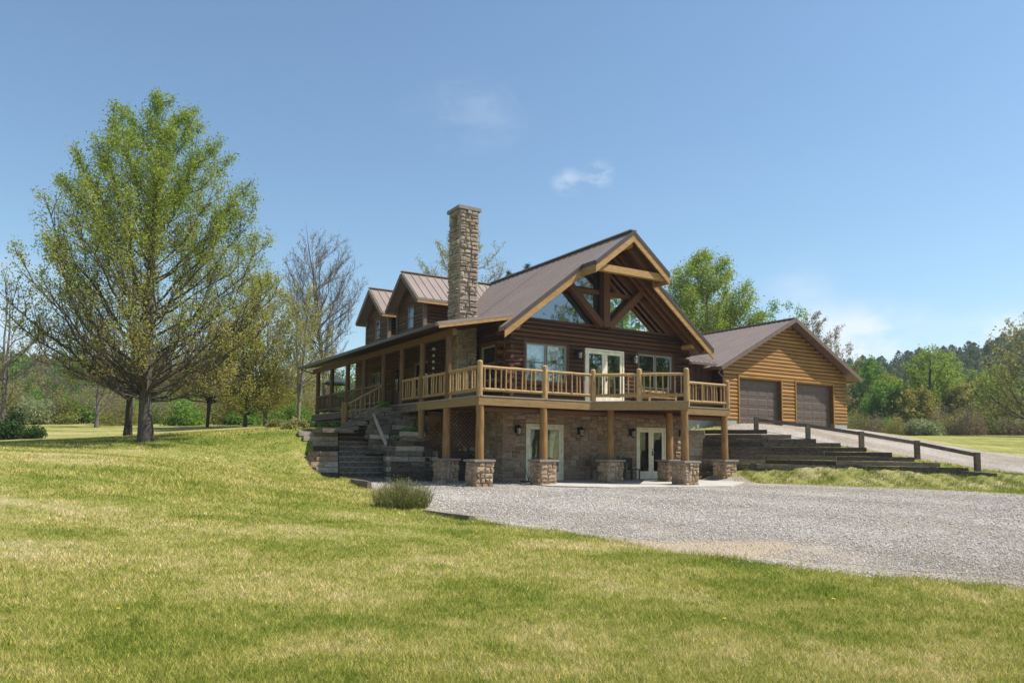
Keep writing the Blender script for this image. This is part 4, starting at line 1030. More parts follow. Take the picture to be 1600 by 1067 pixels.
S0 = Vector((-6.15, 26.3, 0)); SA = Vector((.88, .475, 0)); SB = Vector((-.258, .966, 0))
def ST(p, q, z): v = S0 + SA * p + SB * q; return Vector((v.x, v.y, z))
SA2 = Vector((.966, .258, 0))
def ST2(p, q, z): v = S0 + SA2 * p + SB * q; return Vector((v.x, v.y, z))
def th(root, p):                                         # world point -> child space of an unrotated root
    return Vector(p) - Vector(root.location)
steps = empty('timber_steps', ST(.8, 0, .0), 0, 'flight of ten weathered railway timber steps climbing to the porch', 'steps')
for k in range(10):
    z = .12 + k * .19; q = k * .30; mb = MB()
    w_ = 1.68 if k < 6 else 1.68 - .06 * (k - 5)
    timber(mb, th(steps, ST(-.02, q + .11, z - .165)), th(steps, ST(w_, q + .11, z - .165)), .24, .182, rt, jit=.008)
    for _ in range(1): timber(mb, th(steps, ST(-.02, q + .31, z - .19)), th(steps, ST(w_, q + .31, z - .19)), .17, .182, rt, jit=.008)
    a_, b_ = th(steps, ST(.0, q - .02, z - .012)), th(steps, ST(w_ - .02, q - .02, z - .012)); timber(mb, a_, b_, .05, .045, rt, 1, .006)   # pale strip along the front edge of the tread
    obj('tread', mb, [M['pale_timber'] if k == 0 else M['grey_timber'], M['pale_timber']], steps)
mb = MB(); mb.box(*[0] * 6) if False else None
# second flight up to the porch gate
st2 = empty('timber_steps', HW(-3.2, 5.05, 1.9), A, 'short upper flight of dark timber steps ending at the porch opening', 'steps')
for k in range(5):
    mb = MB(); timber(mb, (-1.0 + k * .34, -.9, .0 + k * .19), (-1.0 + k * .34, .9, .0 + k * .19), .36, .16, rt, jit=.008); obj('tread', mb, M['grey_timber'], st2)
mb = MB(); timber(mb, (-1.75, -1.3, -.12), (-1.75, 1.0, -.12), 1.2, .16, rt); obj('landing', mb, M['grey_timber'], st2)
# left wing: stacked timber ends holding the bank
wl = empty('timber_retaining_wall', ST(-.6, 0, 0), 0, 'stepped stack of tan and grey timber ends left of the steps', 'retaining wall')
lefts = [.52, .60, .95, 1.28, 1.28, 1.12, .88, .95, 1.3, 1.5]
for k in range(10):
    z = -.05 + k * .19; q = k * .27 + .02; L_ = lefts[k]
    if k > 7: mat = M['pale_timber']
    x = -.06
    rem = L_
    while rem > .12:
        l_ = min(rem, rt.choice((.34, .5, .8, 1.1)) if k < 8 else 1.7); mb = MB()
        timber(mb, th(wl, ST(x - l_ + .012, q, z)), th(wl, ST(x, q + rt.uniform(-.03, .03), z)), .26, .178, rt)
        last = rem - l_ <= .12
        obj('timber', mb, (M['black_timber'] if (last and k < 7) else (M['tan_timber'] if k in (1, 3, 4, 2, 5, 6) and rt.random() < .85 else M['pale_timber'])), wl)
        x -= l_; rem -= l_
    mb = MB(); timber(mb, th(wl, ST(-.15, q + .1, z)), th(wl, ST(-.15, q + .55, z)), .22, .178, rt); obj('timber', mb, M['tan_timber'], wl)
# right wing below the porch
wr = empty('timber_retaining_wall', ST2(2.3, 0, 0), 0, 'dark crib of stacked timbers between the steps and the left stone pier', 'retaining wall')
rows = [(1.66, 3.6, .0, -.02, 'black_timber'), (1.64, 3.55, .0, .17, 'black_timber'), (1.62, 3.55, .02, .36, 'black_timber'), (1.60, 3.5, .02, .55, 'grey_timber'), (1.62, 3.3, .03, .74, 'pale_timber'), (1.66, 3.0, .05, .93, 'grey_timber'),
        (1.5, 2.75, .35, 1.12, 'grey_timber'), (2.0, 3.15, .2, 1.12, 'pale_timber'), (2.0, 3.4, .30, 1.31, 'black_timber'), (2.25, 3.2, .25, 1.50, 'grey_timber'), (2.15, 3.1, .22, 1.66, 'pale_timber')]
for (a, b, q, z, m_) in rows:
    n_ = max(1, int(round((b - a) / .9)))
    for i in range(n_):
        x0 = a + (b - a) * i / n_; x1 = a + (b - a) * (i + 1) / n_; mb = MB()
        timber(mb, th(wr, ST2(x0 + .006, q + .1 + rt.uniform(-.03, .03), z)), th(wr, ST2(x1 - .006, q + .1 + rt.uniform(-.03, .03), z)), .24, .18, rt); obj('timber', mb, M[m_], wr)
for k in range(6):
    for x0 in (1.74, 3.45): mb = MB(); timber(mb, th(wr, ST2(x0, -.08, k * .19)), th(wr, ST2(x0, 1.2, k * .19)), .18, .17, rt); obj('timber', mb, M['grey_timber' if k % 2 else 'pale_timber'], wr)
wu = empty('timber_retaining_wall', ST2(2.0, 2.2, 1.0), 0, 'upper crib of stacked grey timbers under the porch opening', 'retaining wall')
for k in range(9):
    a = 1.12 + .07 * (k % 3) - .02 * k; z = 1.0 + k * .19; q = 1.6 + k * .07
    if k > 5: a += .25 * (k - 5)
    for i in range(3):
        x0 = a + i * .85; mb = MB(); timber(mb, th(wu, ST2(x0 + .01, q, z)), th(wu, ST2(x0 + .83, q + rt.uniform(-.04, .04), z)), .24, .18, rt); obj('timber', mb, M['pale_timber' if (k * 3 + i) % 7 == 2 else 'grey_timber'], wu)
    mb = MB(); timber(mb, th(wu, ST2(a, q - .14, z)), th(wu, ST2(a, q + 1.2, z)), .2, .175, rt); obj('timber', mb, M['grey_timber'], wu)
# boards of the stair rails
mb = MB(); b0 = Vector((-5.42, 28.6, 2.52)); mb.beam((0, 0, 0), Vector((-4.62, 27.0, 1.36)) - b0, .07, .13)
o = obj('stair_rail', mb, M['pale_timber'], None, b0, label='loose pale grey board slanting down beside the lower timber steps', category='handrail')
mb = MB(); mb.cyl((0, 0, 0), (0, 0, 1.12), .13, .125, 12, wob=.03, rng=rt); nb = HW(-3.95, 6.03, 1.95)
o = obj('newel_post', mb, M['post'], None, nb, label='short thick honey log post at the foot of the upper stair rail', category='post')
hr = empty('stair_handrail', HW(-3.95, 6.03, 2.95), A, 'slanting log handrail from the short log post up to the porch', 'handrail')
mb = MB(); mb.cyl((.05, 0, .0), (1.6, 0, .88), .05, n=10, wob=.05, rng=rt); obj('rail', mb, M['rail'], hr)
mb = MB(); mb.cyl((.1, 0, -.72), (1.6, 0, .14), .045, n=10); obj('rail', mb, M['rail'], hr)
for k in range(7): mb = MB(); t = .25 + k * .2; mb.cyl((t, 0, -.66 + t * .57), (t, 0, -.02 + t * .57), .026, n=6); obj('baluster', mb, M['rail'], hr)

# black timber wall right of the house
wb = empty('timber_retaining_wall', (12.3, 29.2, .5), 0, 'long black stepped timber wall holding up the garage driveway', 'retaining wall')
def wp(x, off=0.0): return Vector((x - .4 * off, 30.84 - (x - 8.1) * .437 - .9 * off, 0))
ends = [(10.42, 2.13), (11.27, 1.94), (12.11, 1.77), (12.92, 1.61), (13.74, 1.44), (14.53, 1.27), (15.2, 1.10), (15.95, .92), (16.75, .74), (15.6, .56), (14.6, .38), (13.8, .2)]
for k, (xe, zt_) in enumerate(ends):
    x = 8.1; off = .07 * k
    while x < xe - .15:
        l_ = min(xe - x, rt.uniform(1.9, 2.7))
        if xe - x - l_ < .6: l_ = xe - x
        a = wp(x + .008, off); b = wp(x + l_ - .008, off); a.z = zt_ - .175 + rt.uniform(-.01, .01); b.z = zt_ - .18 + rt.uniform(-.012, .008)
        mb = MB(); timber(mb, th(wb, a), th(wb, b), .22, .160, rt); obj('timber', mb, M['fence' if rt.random() < .22 else 'black_timber'], wb); x += l_
    # inner filler timber behind every course so that daylight never shows through
for k in range(9):
    mb = MB(); a = wp(7.46, .05); timber(mb, th(wb, (a.x, a.y - .1, .5 + k * .178)), th(wb, (a.x + .66, a.y - .38, .5 + k * .178)), .24, .172, rt); obj('timber', mb, M['pale_timber'], wb)
mb = MB(); a, b = wp(16.3, .6), wp(17.5, .9); timber(mb, th(wb, (a.x, a.y, gz(a.x, a.y) - .03)), th(wb, (b.x, b.y, gz(b.x, b.y) - .05)), .2, .17, rt); obj('timber', mb, M['black_timber'], wb)
# low rail fence
fp = [(10.55, 31.55, .60), (12.40, 30.62, .70), (14.2, 29.72, .72), (15.8, 28.55, .74), (16.98, 26.75, .76)]
fn = empty('rail_fence', (fp[2][0], fp[2][1], gz(*fp[2][:2])), 0, 'low weathered post and rail fence sloping down beside the driveway', 'fence')
tops = []
for (x, y, h_) in fp:
    z = gz(x, y); mb = MB(); p = th(fn, (x, y, z)); s_ = .082
    mb.box(p.x - s_, p.x + s_, p.y - s_, p.y + s_, p.z - .3, p.z + h_); obj('post', mb, M['fence'], fn); tops.append(Vector((x, y, z + h_ - .10)))
for i in range(4):
    a, b = tops[i], tops[i + 1]; mb = MB(); mb.beam(th(fn, a), th(fn, b), .075, .14); obj('rail', mb, M['fence'], fn)
# landscape edging
for (p0, p1, h_, lb) in (((-4.95, 23.0), (-4.08, 21.25), .24, 'dark timber edging board with a sawn end beside the steps'), ((-1.72, 14.95), (-.72, 13.75), .11, 'low rotting edging board right of the ragged shrub')):
    z = min(gz(*p0), gz(*p1)); mb = MB(); c = ((p0[0] + p1[0]) / 2, (p0[1] + p1[1]) / 2); timber(mb, (p0[0] - c[0], p0[1] - c[1], 0), (p1[0] - c[0], p1[1] - c[1], 0), .13, h_, rt)
    obj('edging_timber', mb, M['fence'], None, (c[0], c[1], z - .01), label=lb, category='edging')

# benches
def bench(loc, rz, L_, mat, label, slats=3):
    b = empty('bench', loc, rz, label, 'bench')
    for k in range(3): mb = MB(); mb.box(0, L_, -.25 + k * .17, -.10 + k * .17, .42, .455); obj('seat_slat', mb, M[mat], b)
    for k in range(slats): mb = MB(); mb.box(.02, L_ - .02, .27, .30, .52 + k * .14, .62 + k * .14); obj('backrest_slat', mb, M[mat], b)
    for x in (.05, L_ - .05):
        mb = MB(); mb.box(x - .035, x + .035, -.25, -.19, 0, .62); obj('leg', mb, M[mat], b)
        mb = MB(); mb.box(x - .035, x + .035, .22, .28, 0, .95); obj('leg', mb, M[mat], b)
        mb = MB(); mb.box(x - .04, x + .04, -.28, .24, .62, .66); obj('armrest', mb, M[mat], b)
bench(HW(3.75, -.55, .08), A, 1.45, 'fence', 'weathered slatted park bench on the patio between the two lower doors')
bench(HW(6.35, -.5, 2.95), A, 1.55, 'rail', 'honey wood bench on the deck under the right upstairs window', 2)
ch = empty('patio_chair', HW(5.35, -.55, .08), A, 'dark low patio chair half hidden behind the middle stone pier', 'chair')
mb = MB(); mb.box(0, .5, -.25, .25, .38, .42); obj('seat', mb, M['black'], ch); mb = MB(); mb.box(0, .5, .24, .28, .42, .85); obj('backrest', mb, M['black'], ch)
for x in (.02, .44):
    for y in (-.24, .2): mb = MB(); mb.box(x, x + .04, y, y + .04, 0, .38); obj('leg', mb, M['black'], ch)
# plant stand, pots
ps = empty('plant_pot', HW(.45, -1.0, .0), 0, 'low dark dish planter with a bare twiggy stem on the patio', 'plant pot')
mb = MB(); mb.cyl((0, 0, .0), (0, 0, .10), .2, .33, 16); mb.cyl((0, 0, .10), (0, 0, .11), .33, .33, 16); obj('dish', mb, M['clay'], ps)
mb = MB()
for k in range(7): a = k * .9; mb.cyl((0, 0, .1), (.12 * math.cos(a), .12 * math.sin(a), .5 + .07 * (k % 3)), .008, .004, 5)
obj('stem', mb, M['bark_dark'], ps)
def leafy(n, rx, rz_, size, seed, zc=0):
    r_ = np.random.RandomState(seed); p = r_.normal(0, 1, (n, 3)); p /= np.linalg.norm(p, axis=1)[:, None]; p *= r_.uniform(.3, 1, n)[:, None] ** .6; p[:, 0] *= rx; p[:, 1] *= rx; p[:, 2] = np.abs(p[:, 2]) * rz_ + zc
    return leaf_quads(p, size, r_)
def leaf_quads(p, size, r_, asp=.6):
    n = len(p); a = r_.normal(0, 1, (n, 3)); a /= np.linalg.norm(a, axis=1)[:, None]; b = np.cross(a, r_.normal(0, 1, (n, 3))); b /= np.maximum(np.linalg.norm(b, axis=1), 1e-6)[:, None]
    s = (size * r_.uniform(.6, 1.3, n))[:, None]; a = a * s; b = b * s * asp
    V = np.stack([p - a * .5, p + b * .4, p + a * .5, p - b * .4], 1).reshape(-1, 3); return V, np.arange(4 * n).reshape(-1, 4)
def pot_plant(loc, label, potm, seed, rx=.25, h_=.35, mat='leaf_green', pr=.17, ph=.28):
    p = empty('potted_plant', loc, 0, label, 'potted plant'); mb = MB(); mb.cyl((0, 0, 0), (0, 0, ph), pr * .75, pr, 14); mb.cyl((0, 0, ph), (0, 0, ph + .03), pr * 1.12, pr * 1.12, 14); obj('pot', mb, M[potm], p)
    V, F = leafy(420, rx, h_, .09, seed, ph); o = bpy.data.objects.new('foliage', fast_mesh('foliage', V, F, M[mat], np.repeat(np.random.RandomState(seed).rand(len(F)), 4))); COL.objects.link(o); o.parent = p
q = ST2(1.75, 2.35, 2.15); pot_plant((q.x, q.y, 2.5), 'leafy green plant in a blue pot at the top of the timber crib', 'pot', 4, .3, .3)
q = ST2(2.6, .75, 1.3); pot_plant((q.x, q.y, 1.50), 'spreading green plant in a dark pot on the lower crib', 'clay', 5, .42, .3)
q = ST2(2.0, .55, 1.3); pot_plant((q.x, q.y, 1.30), 'small grey-leaved plant in a clay pot beside the slanting board', 'clay', 6, .18, .12, 'leaf_pale')
pot_plant(HW(-1.2, 5.0, 2.95), 'potted fern standing in the shade by the porch door', 'clay', 8, .3, .4)
# wind chime under the porch eave
wc = empty('wind_chime', HW(-2.05, 1.75, 5.1), 0, 'string of white hanging ornaments under the porch eave', 'wind chime')
mb = MB(); mb.cyl((0, 0, 0), (0, 0, -1.15), .006, n=4); obj('cord', mb, M['black'], wc)
for k, r_ in enumerate((.09, .06, .06, .055, .09)):
    mb = MB(); z = -.12 - k * .24; mb.cyl((0, 0, z), (0, 0, z - .07), r_ * .4, r_, 10); mb.cyl((0, 0, z - .07), (0, 0, z - .10), r_, r_ * .3, 10); obj('ornament', mb, M['vinyl'], wc)
# umbrella in the far yard
um = empty('garden_umbrella', (-10.6, 44.0, gz(-10.6, 44.0)), 0, 'dark garden umbrella seen through the far end of the porch', 'umbrella')
mb = MB(); mb.cyl((0, 0, 0), (0, 0, 3.0), .03, n=8); obj('pole', mb, M['fence'], um)
mb = MB(); nn = 8; vs = [(0, 0, 3.05)] + [(0.75 * math.cos(k * math.pi / 4), 0.75 * math.sin(k * math.pi / 4), 2.55) for k in range(8)] + [(0.75 * math.cos(k * math.pi / 4), 0.75 * math.sin(k * math.pi / 4), 2.43) for k in range(8)]
mb.add(vs, [(0, 1 + k, 1 + (k + 1) % 8) for k in range(8)] + [(1 + k, 9 + k, 9 + (k + 1) % 8, 1 + (k + 1) % 8) for k in range(8)]); obj('canopy', mb, M['green_cloth'], um)

# ------------------------------------------------------------------ trees and shrubs
def tubes(P0, P1, R0, R1, k):
    P0, P1 = np.asarray(P0), np.asarray(P1); n = len(P0); d = P1 - P0; d /= np.maximum(np.linalg.norm(d, axis=1), 1e-6)[:, None]
    ref = np.where(np.abs(d[:, 2:3]) > .9, np.array([[1., 0, 0]]), np.array([[0., 0, 1]])); a = np.cross(d, ref); a /= np.linalg.norm(a, axis=1)[:, None]; b = np.cross(d, a)
    an = np.arange(k) * 2 * np.pi / k; c, s = np.cos(an), np.sin(an)
    ring = a[:, None, :] * c[None, :, None] + b[:, None, :] * s[None, :, None]
    V = np.concatenate([P0[:, None] + ring * np.asarray(R0)[:, None, None], P1[:, None] + ring * np.asarray(R1)[:, None, None]], 1).reshape(-1, 3)
    j = np.arange(k); q = np.stack([j, (j + 1) % k, (j + 1) % k + k, j + k], 1)
    F = (q[None] + (np.arange(n) * 2 * k)[:, None, None]).reshape(-1, 4); return V, F
def nrm(v): return v / max(1e-9, np.linalg.norm(v))
def grow(seed, H_, r0, env, base=.15, limbs=34, sub=8, twig=6, asc=1.0, lean=(0, 0), subl=.34, twl=.32, wig=.05, leaders=1, curve=.35, droop=0.0, top=1.0, twr=.006, thick=.34):
    """env(t) = crown radius at height fraction t. Returns segments by class and twig points for leaves"""
    R = np.random.RandomState(seed); seg = {0: [], 1: [], 2: []}; tips = []
    def poly(pts, ra, rb, cls):
        n = len(pts)
        for i in range(n - 1):
            t0, t1 = i / (n - 1), (i + 1) / (n - 1); seg[cls].append((pts[i], pts[i + 1], ra + (rb - ra) * t0, ra + (rb - ra) * t1))
    trunks = []
    for L_ in range(leaders):
        pts = []; off = np.array([0., 0.]); n = 12
        dirn = R.uniform(-1, 1, 2) * (.16 if leaders > 1 else .02) * H_ + np.array(lean) * H_
        for i in range(n + 1):
            t = i / n; off = off + R.normal(0, wig * H_ * .06, 2) * (t > 0); pts.append(np.array([off[0] + dirn[0] * t ** 1.3, off[1] + dirn[1] * t ** 1.3, H_ * top * t * (1 if L_ == 0 else .93)]))
        trunks.append(pts); rr = r0 / math.sqrt(leaders) * 1.1 if leaders > 1 else r0
        for i in range(n):
            f = lambda t: rr * max(.035, (1 - t) ** .85) * (1 + .28 * math.exp(-t * 30))
            seg[0].append((pts[i], pts[i + 1], f(i / n), f((i + 1) / n)))
    def at(pts, z):
        t = min(.999, max(0, z / (pts[-1][2]))) * (len(pts) - 1); i = int(t); return pts[i] + (pts[i + 1] - pts[i]) * (t - i)
    for k in range(limbs):
        pts = trunks[k % leaders]
        tf = base + (1 - base) * ((k + R.uniform(0, 1)) / limbs) ** .9
        zt = H_ * min(.985, tf); phi = k * 2.39996 + R.uniform(-.5, .5); e = env(zt / H_) * R.uniform(.78, 1.06)
        zs = max(base * H_ * R.uniform(.75, 1.0), zt - e * asc * R.uniform(.8, 1.2)); s = at(pts, zs); c = at(pts, zt)
        end = np.array([c[0] * .6 + math.cos(phi) * e, c[1] * .6 + math.sin(phi) * e, zt - droop * e])
        m = (s + end) / 2 + np.array([math.cos(phi) * e * curve * .35, math.sin(phi) * e * curve * .35, -curve * .25 * (end[2] - s[2])])
        L_ = np.linalg.norm(end - s)
        if L_ < .2: continue
        lp = []; nn = 7
        for i in range(nn):
            t = i / (nn - 1); p = s * (1 - t) ** 2 + m * 2 * t * (1 - t) + end * t * t; 
            if 0 < i: p = p + R.normal(0, L_ * .018, 3)
            lp.append(p)
        rl = max(.012, min(r0 * .30, r0 * thick * (L_ / (H_ * .45)) * (1 - .45 * zs / H_))); poly(lp, rl, rl * .16, 0 if rl > .035 else 1)
        ns = max(2, int(sub * min(1.4, L_ / (H_ * .28))))
        for j in range(ns):
            t = .22 + .78 * (j + R.uniform(0, 1)) / ns; f = min(.999, t) * (nn - 1); i = int(f); p = lp[i] + (lp[i + 1] - lp[i]) * (f - i); tan = nrm(lp[i + 1] - lp[i])
            d = nrm(tan * .9 + nrm(R.normal(0, 1, 3)) * .85 + np.array([0, 0, .35 * asc])); l2 = L_ * subl * (1.15 - .55 * t) * R.uniform(.6, 1.25)
            q = [p]; dd = d; pe = p + d * l2 * 1.25
            if math.hypot(pe[0], pe[1]) > env(min(1, max(0, pe[2] / H_))) * 1.06 or pe[2] > H_ * 1.02: l2 *= .45
            for i2 in range(3): dd = nrm(dd + R.normal(0, .14, 3) + np.array([0, 0, .10 * asc])); q.append(q[-1] + dd * l2 / 3)
            poly(q, rl * .36 * (1 - .5 * t) + .005, .005, 1)
            for a in range(twig):
                t3 = (a + R.uniform(.2, 1)) / twig; f = min(.999, t3) * 3; i = int(f); p3 = q[i] + (q[i + 1] - q[i]) * (f - i)
                d3 = nrm(dd * .8 + nrm(R.normal(0, 1, 3)) * .9 + np.array([0, 0, .25 * asc])); l3 = l2 * twl * R.uniform(.6, 1.5)
                p4 = p3 + d3 * l3 * .5 + R.normal(0, l3 * .05, 3); p5 = p4 + nrm(d3 + R.normal(0, .25, 3) + np.array([0, 0, .15])) * l3 * .5
                seg[2].append((p3, p4, twr, twr * .75)); seg[2].append((p4, p5, twr * .75, twr * .4)); tips.append((p3, p4)); tips.append((p4, p5))
            tips.append((q[-2], q[-1]))
    return seg, np.array(tips)
def tree_mesh(seg):
    Vs, Fs, b = [], [], 0
    for c, k in ((0, 8), (1, 4), (2, 3)):
        if not seg[c]: continue
        a = seg[c]; V, F = tubes([x[0] for x in a], [x[1] for x in a], [x[2] for x in a], [x[3] for x in a], k); Vs.append(V); Fs.append(F + b); b += len(V)
    return np.concatenate(Vs), np.concatenate(Fs)
def leaves(tips, per, size, seed, keep=None, spread=.06, tone=None, asp=.6):
    R = np.random.RandomState(seed); a, b = tips[:, 0], tips[:, 1]
    n = len(tips); rep = np.full(n, int(per)) + (R.rand(n) < per - int(per)); 
    if keep is not None: rep = rep * (R.rand(n) < keep((a + b) / 2)); g = np.repeat(R.uniform(.15, 1.9, n // 15 + 1), 15)[:n]; rep = (rep * g + R.rand(n)).astype(int)
    i = np.repeat(np.arange(n), rep); t = R.rand(len(i))[:, None]; p = a[i] + (b[i] - a[i]) * t + R.normal(0, spread, (len(i), 3))
    V, F = leaf_quads(p, size, R, asp); cl = R.rand(n)[i] * .45 + R.rand(len(i)) * .45
    if tone is not None: cl = cl + tone(p)
    return V, F, np.repeat(np.clip(cl, 0, 1), 4)
def plant_tree(name, label, cat, x, y, seg, tips, bark, leaf, per, size, seed, group=None, keep=None, spread=.06, tone=None, rz=0, z=None, crown='crown', asp=.6):
    r = empty(name, (x, y, (gz(x, y) if z is None else z) - .03), rz, label, cat, group)
    V, F = tree_mesh(seg); o = bpy.data.objects.new('trunk', fast_mesh('trunk', V, F, M[bark], smooth=True)); COL.objects.link(o); o.parent = r
    if per:
        V, F, c = leaves(tips, per, size, seed, keep, spread, tone, asp); o = bpy.data.objects.new(crown, fast_mesh(crown, V, F, M[leaf], c)); COL.objects.link(o); o.parent = r
    return r
def env_of(pts): xs, ys = zip(*pts); return lambda t: float(np.interp(t, xs, ys))

# the big young maple on the left lawn
M['bark_mid'] = wood('maple_bark', (.05, .04, .033), (.17, .14, .115), (7, 7, 1.5), .95, .25, .8, knots=False)
seg, tips = grow(14, 13.2, .25, env_of([(.10, 2.2), (.16, 3.2), (.23, 4.0), (.34, 4.55), (.48, 4.6), (.61, 4.1), (.70, 3.6), (.79, 3.0), (.875, 2.3), (.95, 1.5), (1, .8)]), base=.15, limbs=108, sub=13, twig=7, asc=1.1, subl=.27, twl=.34, leaders=1, curve=.5, twr=.0055, thick=.24)
Rm = np.random.RandomState(3)
def mk(p):
    t = p[:, 2] / 13.1; r_ = np.hypot(p[:, 0], p[:, 1]); return np.clip(.24 + .78 * (t - .25) / .4 + .16 * wob(p[:, 0], p[:, 2] * 1.3, 1.0), .16, .97)
plant_tree('maple_tree', 'large spreading young-leaved maple tree alone on the left lawn', 'tree', -13.47, 27.0, seg, tips, 'bark_mid', 'leaf_maple', 7.2, .092, 4, keep=mk, spread=.12, tone=lambda p: np.clip(.42 - p[:, 2] / 13.1 * .62, -.12, .45) - .04)
# long low side limb branching towards the left
# prototypes used several times
E1 = lambda r, H_: env_of([(.12, r * .55), (.3, r * .95), (.55, r), (.78, r * .78), (.93, r * .4), (1, r * .1)])
EV = lambda r, H_: env_of([(.2, r * .25), (.5, r * .7), (.75, r), (.92, r * .7), (1, r * .25)])
def mk_tree(name, label, x, y, H_, r, leaf, bark, seed, per=3, size=.16, limbs=30, sub=7, twig=5, env=None, asc=1.0, base=.14, leaders=1, tr=None, lean=(0, 0), keep=None, spread=.12, cat='tree', group=None, twr=.008, tone=None, subl=.34):
    seg, tips = grow(seed, H_, tr or H_ * .017, (env or E1)(r, H_), base=base, limbs=limbs, sub=sub, twig=twig, asc=asc, leaders=leaders, lean=lean, twr=twr, subl=subl)
    return plant_tree(name, label, cat, x, y, seg, tips, bark, leaf, per, size, seed, group, keep, spread, tone)
# behind the house
mk_tree('leafy_tree', 'tall yellow-green leafy tree behind the house, between house and garage roofs', 15.3, 58, 14.2, 4.4, 'leaf_maple', 'bark', 31, per=5.5, size=.18, limbs=104, sub=10, twig=6, leaders=3, tone=lambda p: -.12 + .0 * p[:, 0], spread=.25, twr=.010)
mk_tree('thin_tree', 'thin grey-green budding tree rising behind the garage ridge', 23.0, 62, 11.3, 2.9, 'leaf_green', 'bark', 32, per=4, size=.18, leaders=2, spread=.2, twr=.012, limbs=40)
mk_tree('bare_tree', 'pinkish grey budding tree behind the right slope of the garage roof', 27.4, 64, 11.0, 3.2, 'leaf_brown', 'bark', 33, per=2.6, size=.16, leaders=2, twr=.012, sub=10, limbs=44)
mk_tree('bare_tree', 'nearly bare tree with sparse yellow buds behind the stone chimney', -2.9, 55, 14.8, 3.4, 'leaf_yellow', 'bark', 34, per=1.3, size=.15, env=lambda r, H_: EV(r * 1.25, H_), limbs=64, sub=11, twig=6, leaders=3, twr=.009)
def pine(name, label, x, y, H_, r, seed, leaf='leaf_dark'):
    seg, tips = grow(seed, H_, H_ * .014, env_of([(.15, r), (.5, r * .8), (.8, r * .5), (1, r * .08)]), base=.25, limbs=46, sub=6, twig=3, asc=.25, curve=.1, subl=.3, twr=.01)
    return plant_tree(name, label, 'tree', x, y, seg, tips, 'bark_dark', leaf, 9, .26, seed, spread=.16, asp=.25)
pine('pine_tree', 'dark pine tip left of the main ridge, behind the roof', -.3, 75, 16.4, 1.9, 35); pine('pine_tree', 'taller dark pine tip showing over the main roof slope', 1.7, 75, 17.2, 2.1, 36)
# left side
mk_tree('bare_tree', 'big bare grey tree with fanning branches left of the porch roof', -13.2, 52, 14.0, 3.0, 'leaf_brown', 'bark', 41, per=.45, size=.10, env=EV, limbs=84, sub=14, twig=9, asc=1.3, leaders=2, twr=.0085, tr=.23, base=.16)
mk_tree('budding_tree', 'yellow-olive budding tree between the maple and the big bare tree', -16.0, 47.5, 10.4, 3.2, 'leaf_yellow', 'bark', 42, per=4.5, size=.15, leaders=3, limbs=52, sub=9, spread=.22)
mk_tree('crooked_tree', 'small crooked dark-trunked tree right of the maple', -16.4, 45, 6.8, 2.6, 'leaf_yellow', 'bark_dark', 43, per=3.6, size=.14, lean=(-.06, 0), spread=.2, limbs=40)
mk_tree('pale_tree', 'pale-barked tree close behind the far end of the porch', -13.6, 46.5, 9.2, 2.4, 'leaf_yellow', 'bark_pale', 44, per=2.6, size=.13, leaders=3, tr=.17, base=.3)
mk_tree('young_tree', 'dark multi-stemmed tree in the grass behind the maple', -20.8, 50, 6.8, 3.0, 'leaf_yellow', 'bark_dark', 45, per=3.6, size=.15, leaders=4, base=.3, tr=.17)
mk_tree('young_tree', 'second tree standing just behind the maple trunk on its left', -17.3, 33, 7.2, 2.7, 'leaf_brown', 'bark_dark', 46, per=1.8, size=.12, base=.3, tr=.17)
mk_tree('bare_tree', 'sparse small-leaved bare tree near the left edge of the lawn', -26.4, 38, 8.6, 3.1, 'leaf_olive', 'bark', 47, per=.9, size=.11, env=EV, limbs=34, sub=9, leaders=2, lean=(.02, 0), base=.2)
mk_tree('slim_tree', 'slim bare stem in the field left of the maple', -29.5, 52, 8.0, 2.4, 'leaf_brown', 'bark', 48, per=.6, size=.12)
# bushes
def bush(name, label, x, y, rx, h_, leaf, seed, n=5000, size=.14, cat='bush', stems=16, group=None, asp=.6, lump=.35, z=None):
    R = np.random.RandomState(seed); r = empty(name, (x, y, (gz(x, y) if z is None else z) - .04), 0, label, cat, group)
    cs = R.normal(0, 1, (14, 3)); cs /= np.linalg.norm(cs, axis=1)[:, None]; cs[:, 2] = np.abs(cs[:, 2]); cs *= R.uniform(.35, .8, 14)[:, None]; k = R.randint(0, 14, n)
    p = R.normal(0, 1, (n, 3)); p /= np.linalg.norm(p, axis=1)[:, None]; p *= (R.rand(n) ** .45)[:, None] * lump; p = p + cs[k]; p[:, 2] = np.maximum(p[:, 2], R.uniform(.0, .25, n))
    p[:, :2] *= rx; p[:, 2] *= h_ / 1.05; V, F = leaf_quads(p, size, R, asp); c = np.clip((R.rand(14) * .5)[k] + R.rand(n) * .5, 0, 1)
    o = bpy.data.objects.new('foliage', fast_mesh('foliage', V, F, M[leaf], np.repeat(c, 4))); COL.objects.link(o); o.parent = r
    if stems:
        P0 = np.zeros((stems, 3)); P0[:, :2] = R.normal(0, rx * .12, (stems, 2)); P1 = np.stack([R.normal(0, rx * .4, stems), R.normal(0, rx * .4, stems), R.uniform(.6, .95, stems) * h_], 1)
        V, F = tubes(P0, P1, np.full(stems, .02), np.full(stems, .007), 4); o = bpy.data.objects.new('stems', fast_mesh('stems', V, F, M['bark'])); COL.objects.link(o); o.parent = r
    return r
bush('evergreen_bush', 'dark rounded evergreen bush at the left edge under the bare tree', -24.6, 36.5, 1.35, 1.65, 'leaf_dark', 51, 9000, .12)
bush('field_shrub', 'small yellow-green shrub on the lawn edge near the top of the steps', -8.75, 29.6, .62, .55, 'leaf_straw', 52, 2600, .10)
bush('field_shrub', 'wider ragged shrub left of the shrub near the steps', -10.6, 33.0, .75, .55, 'leaf_straw', 53, 2600, .10)
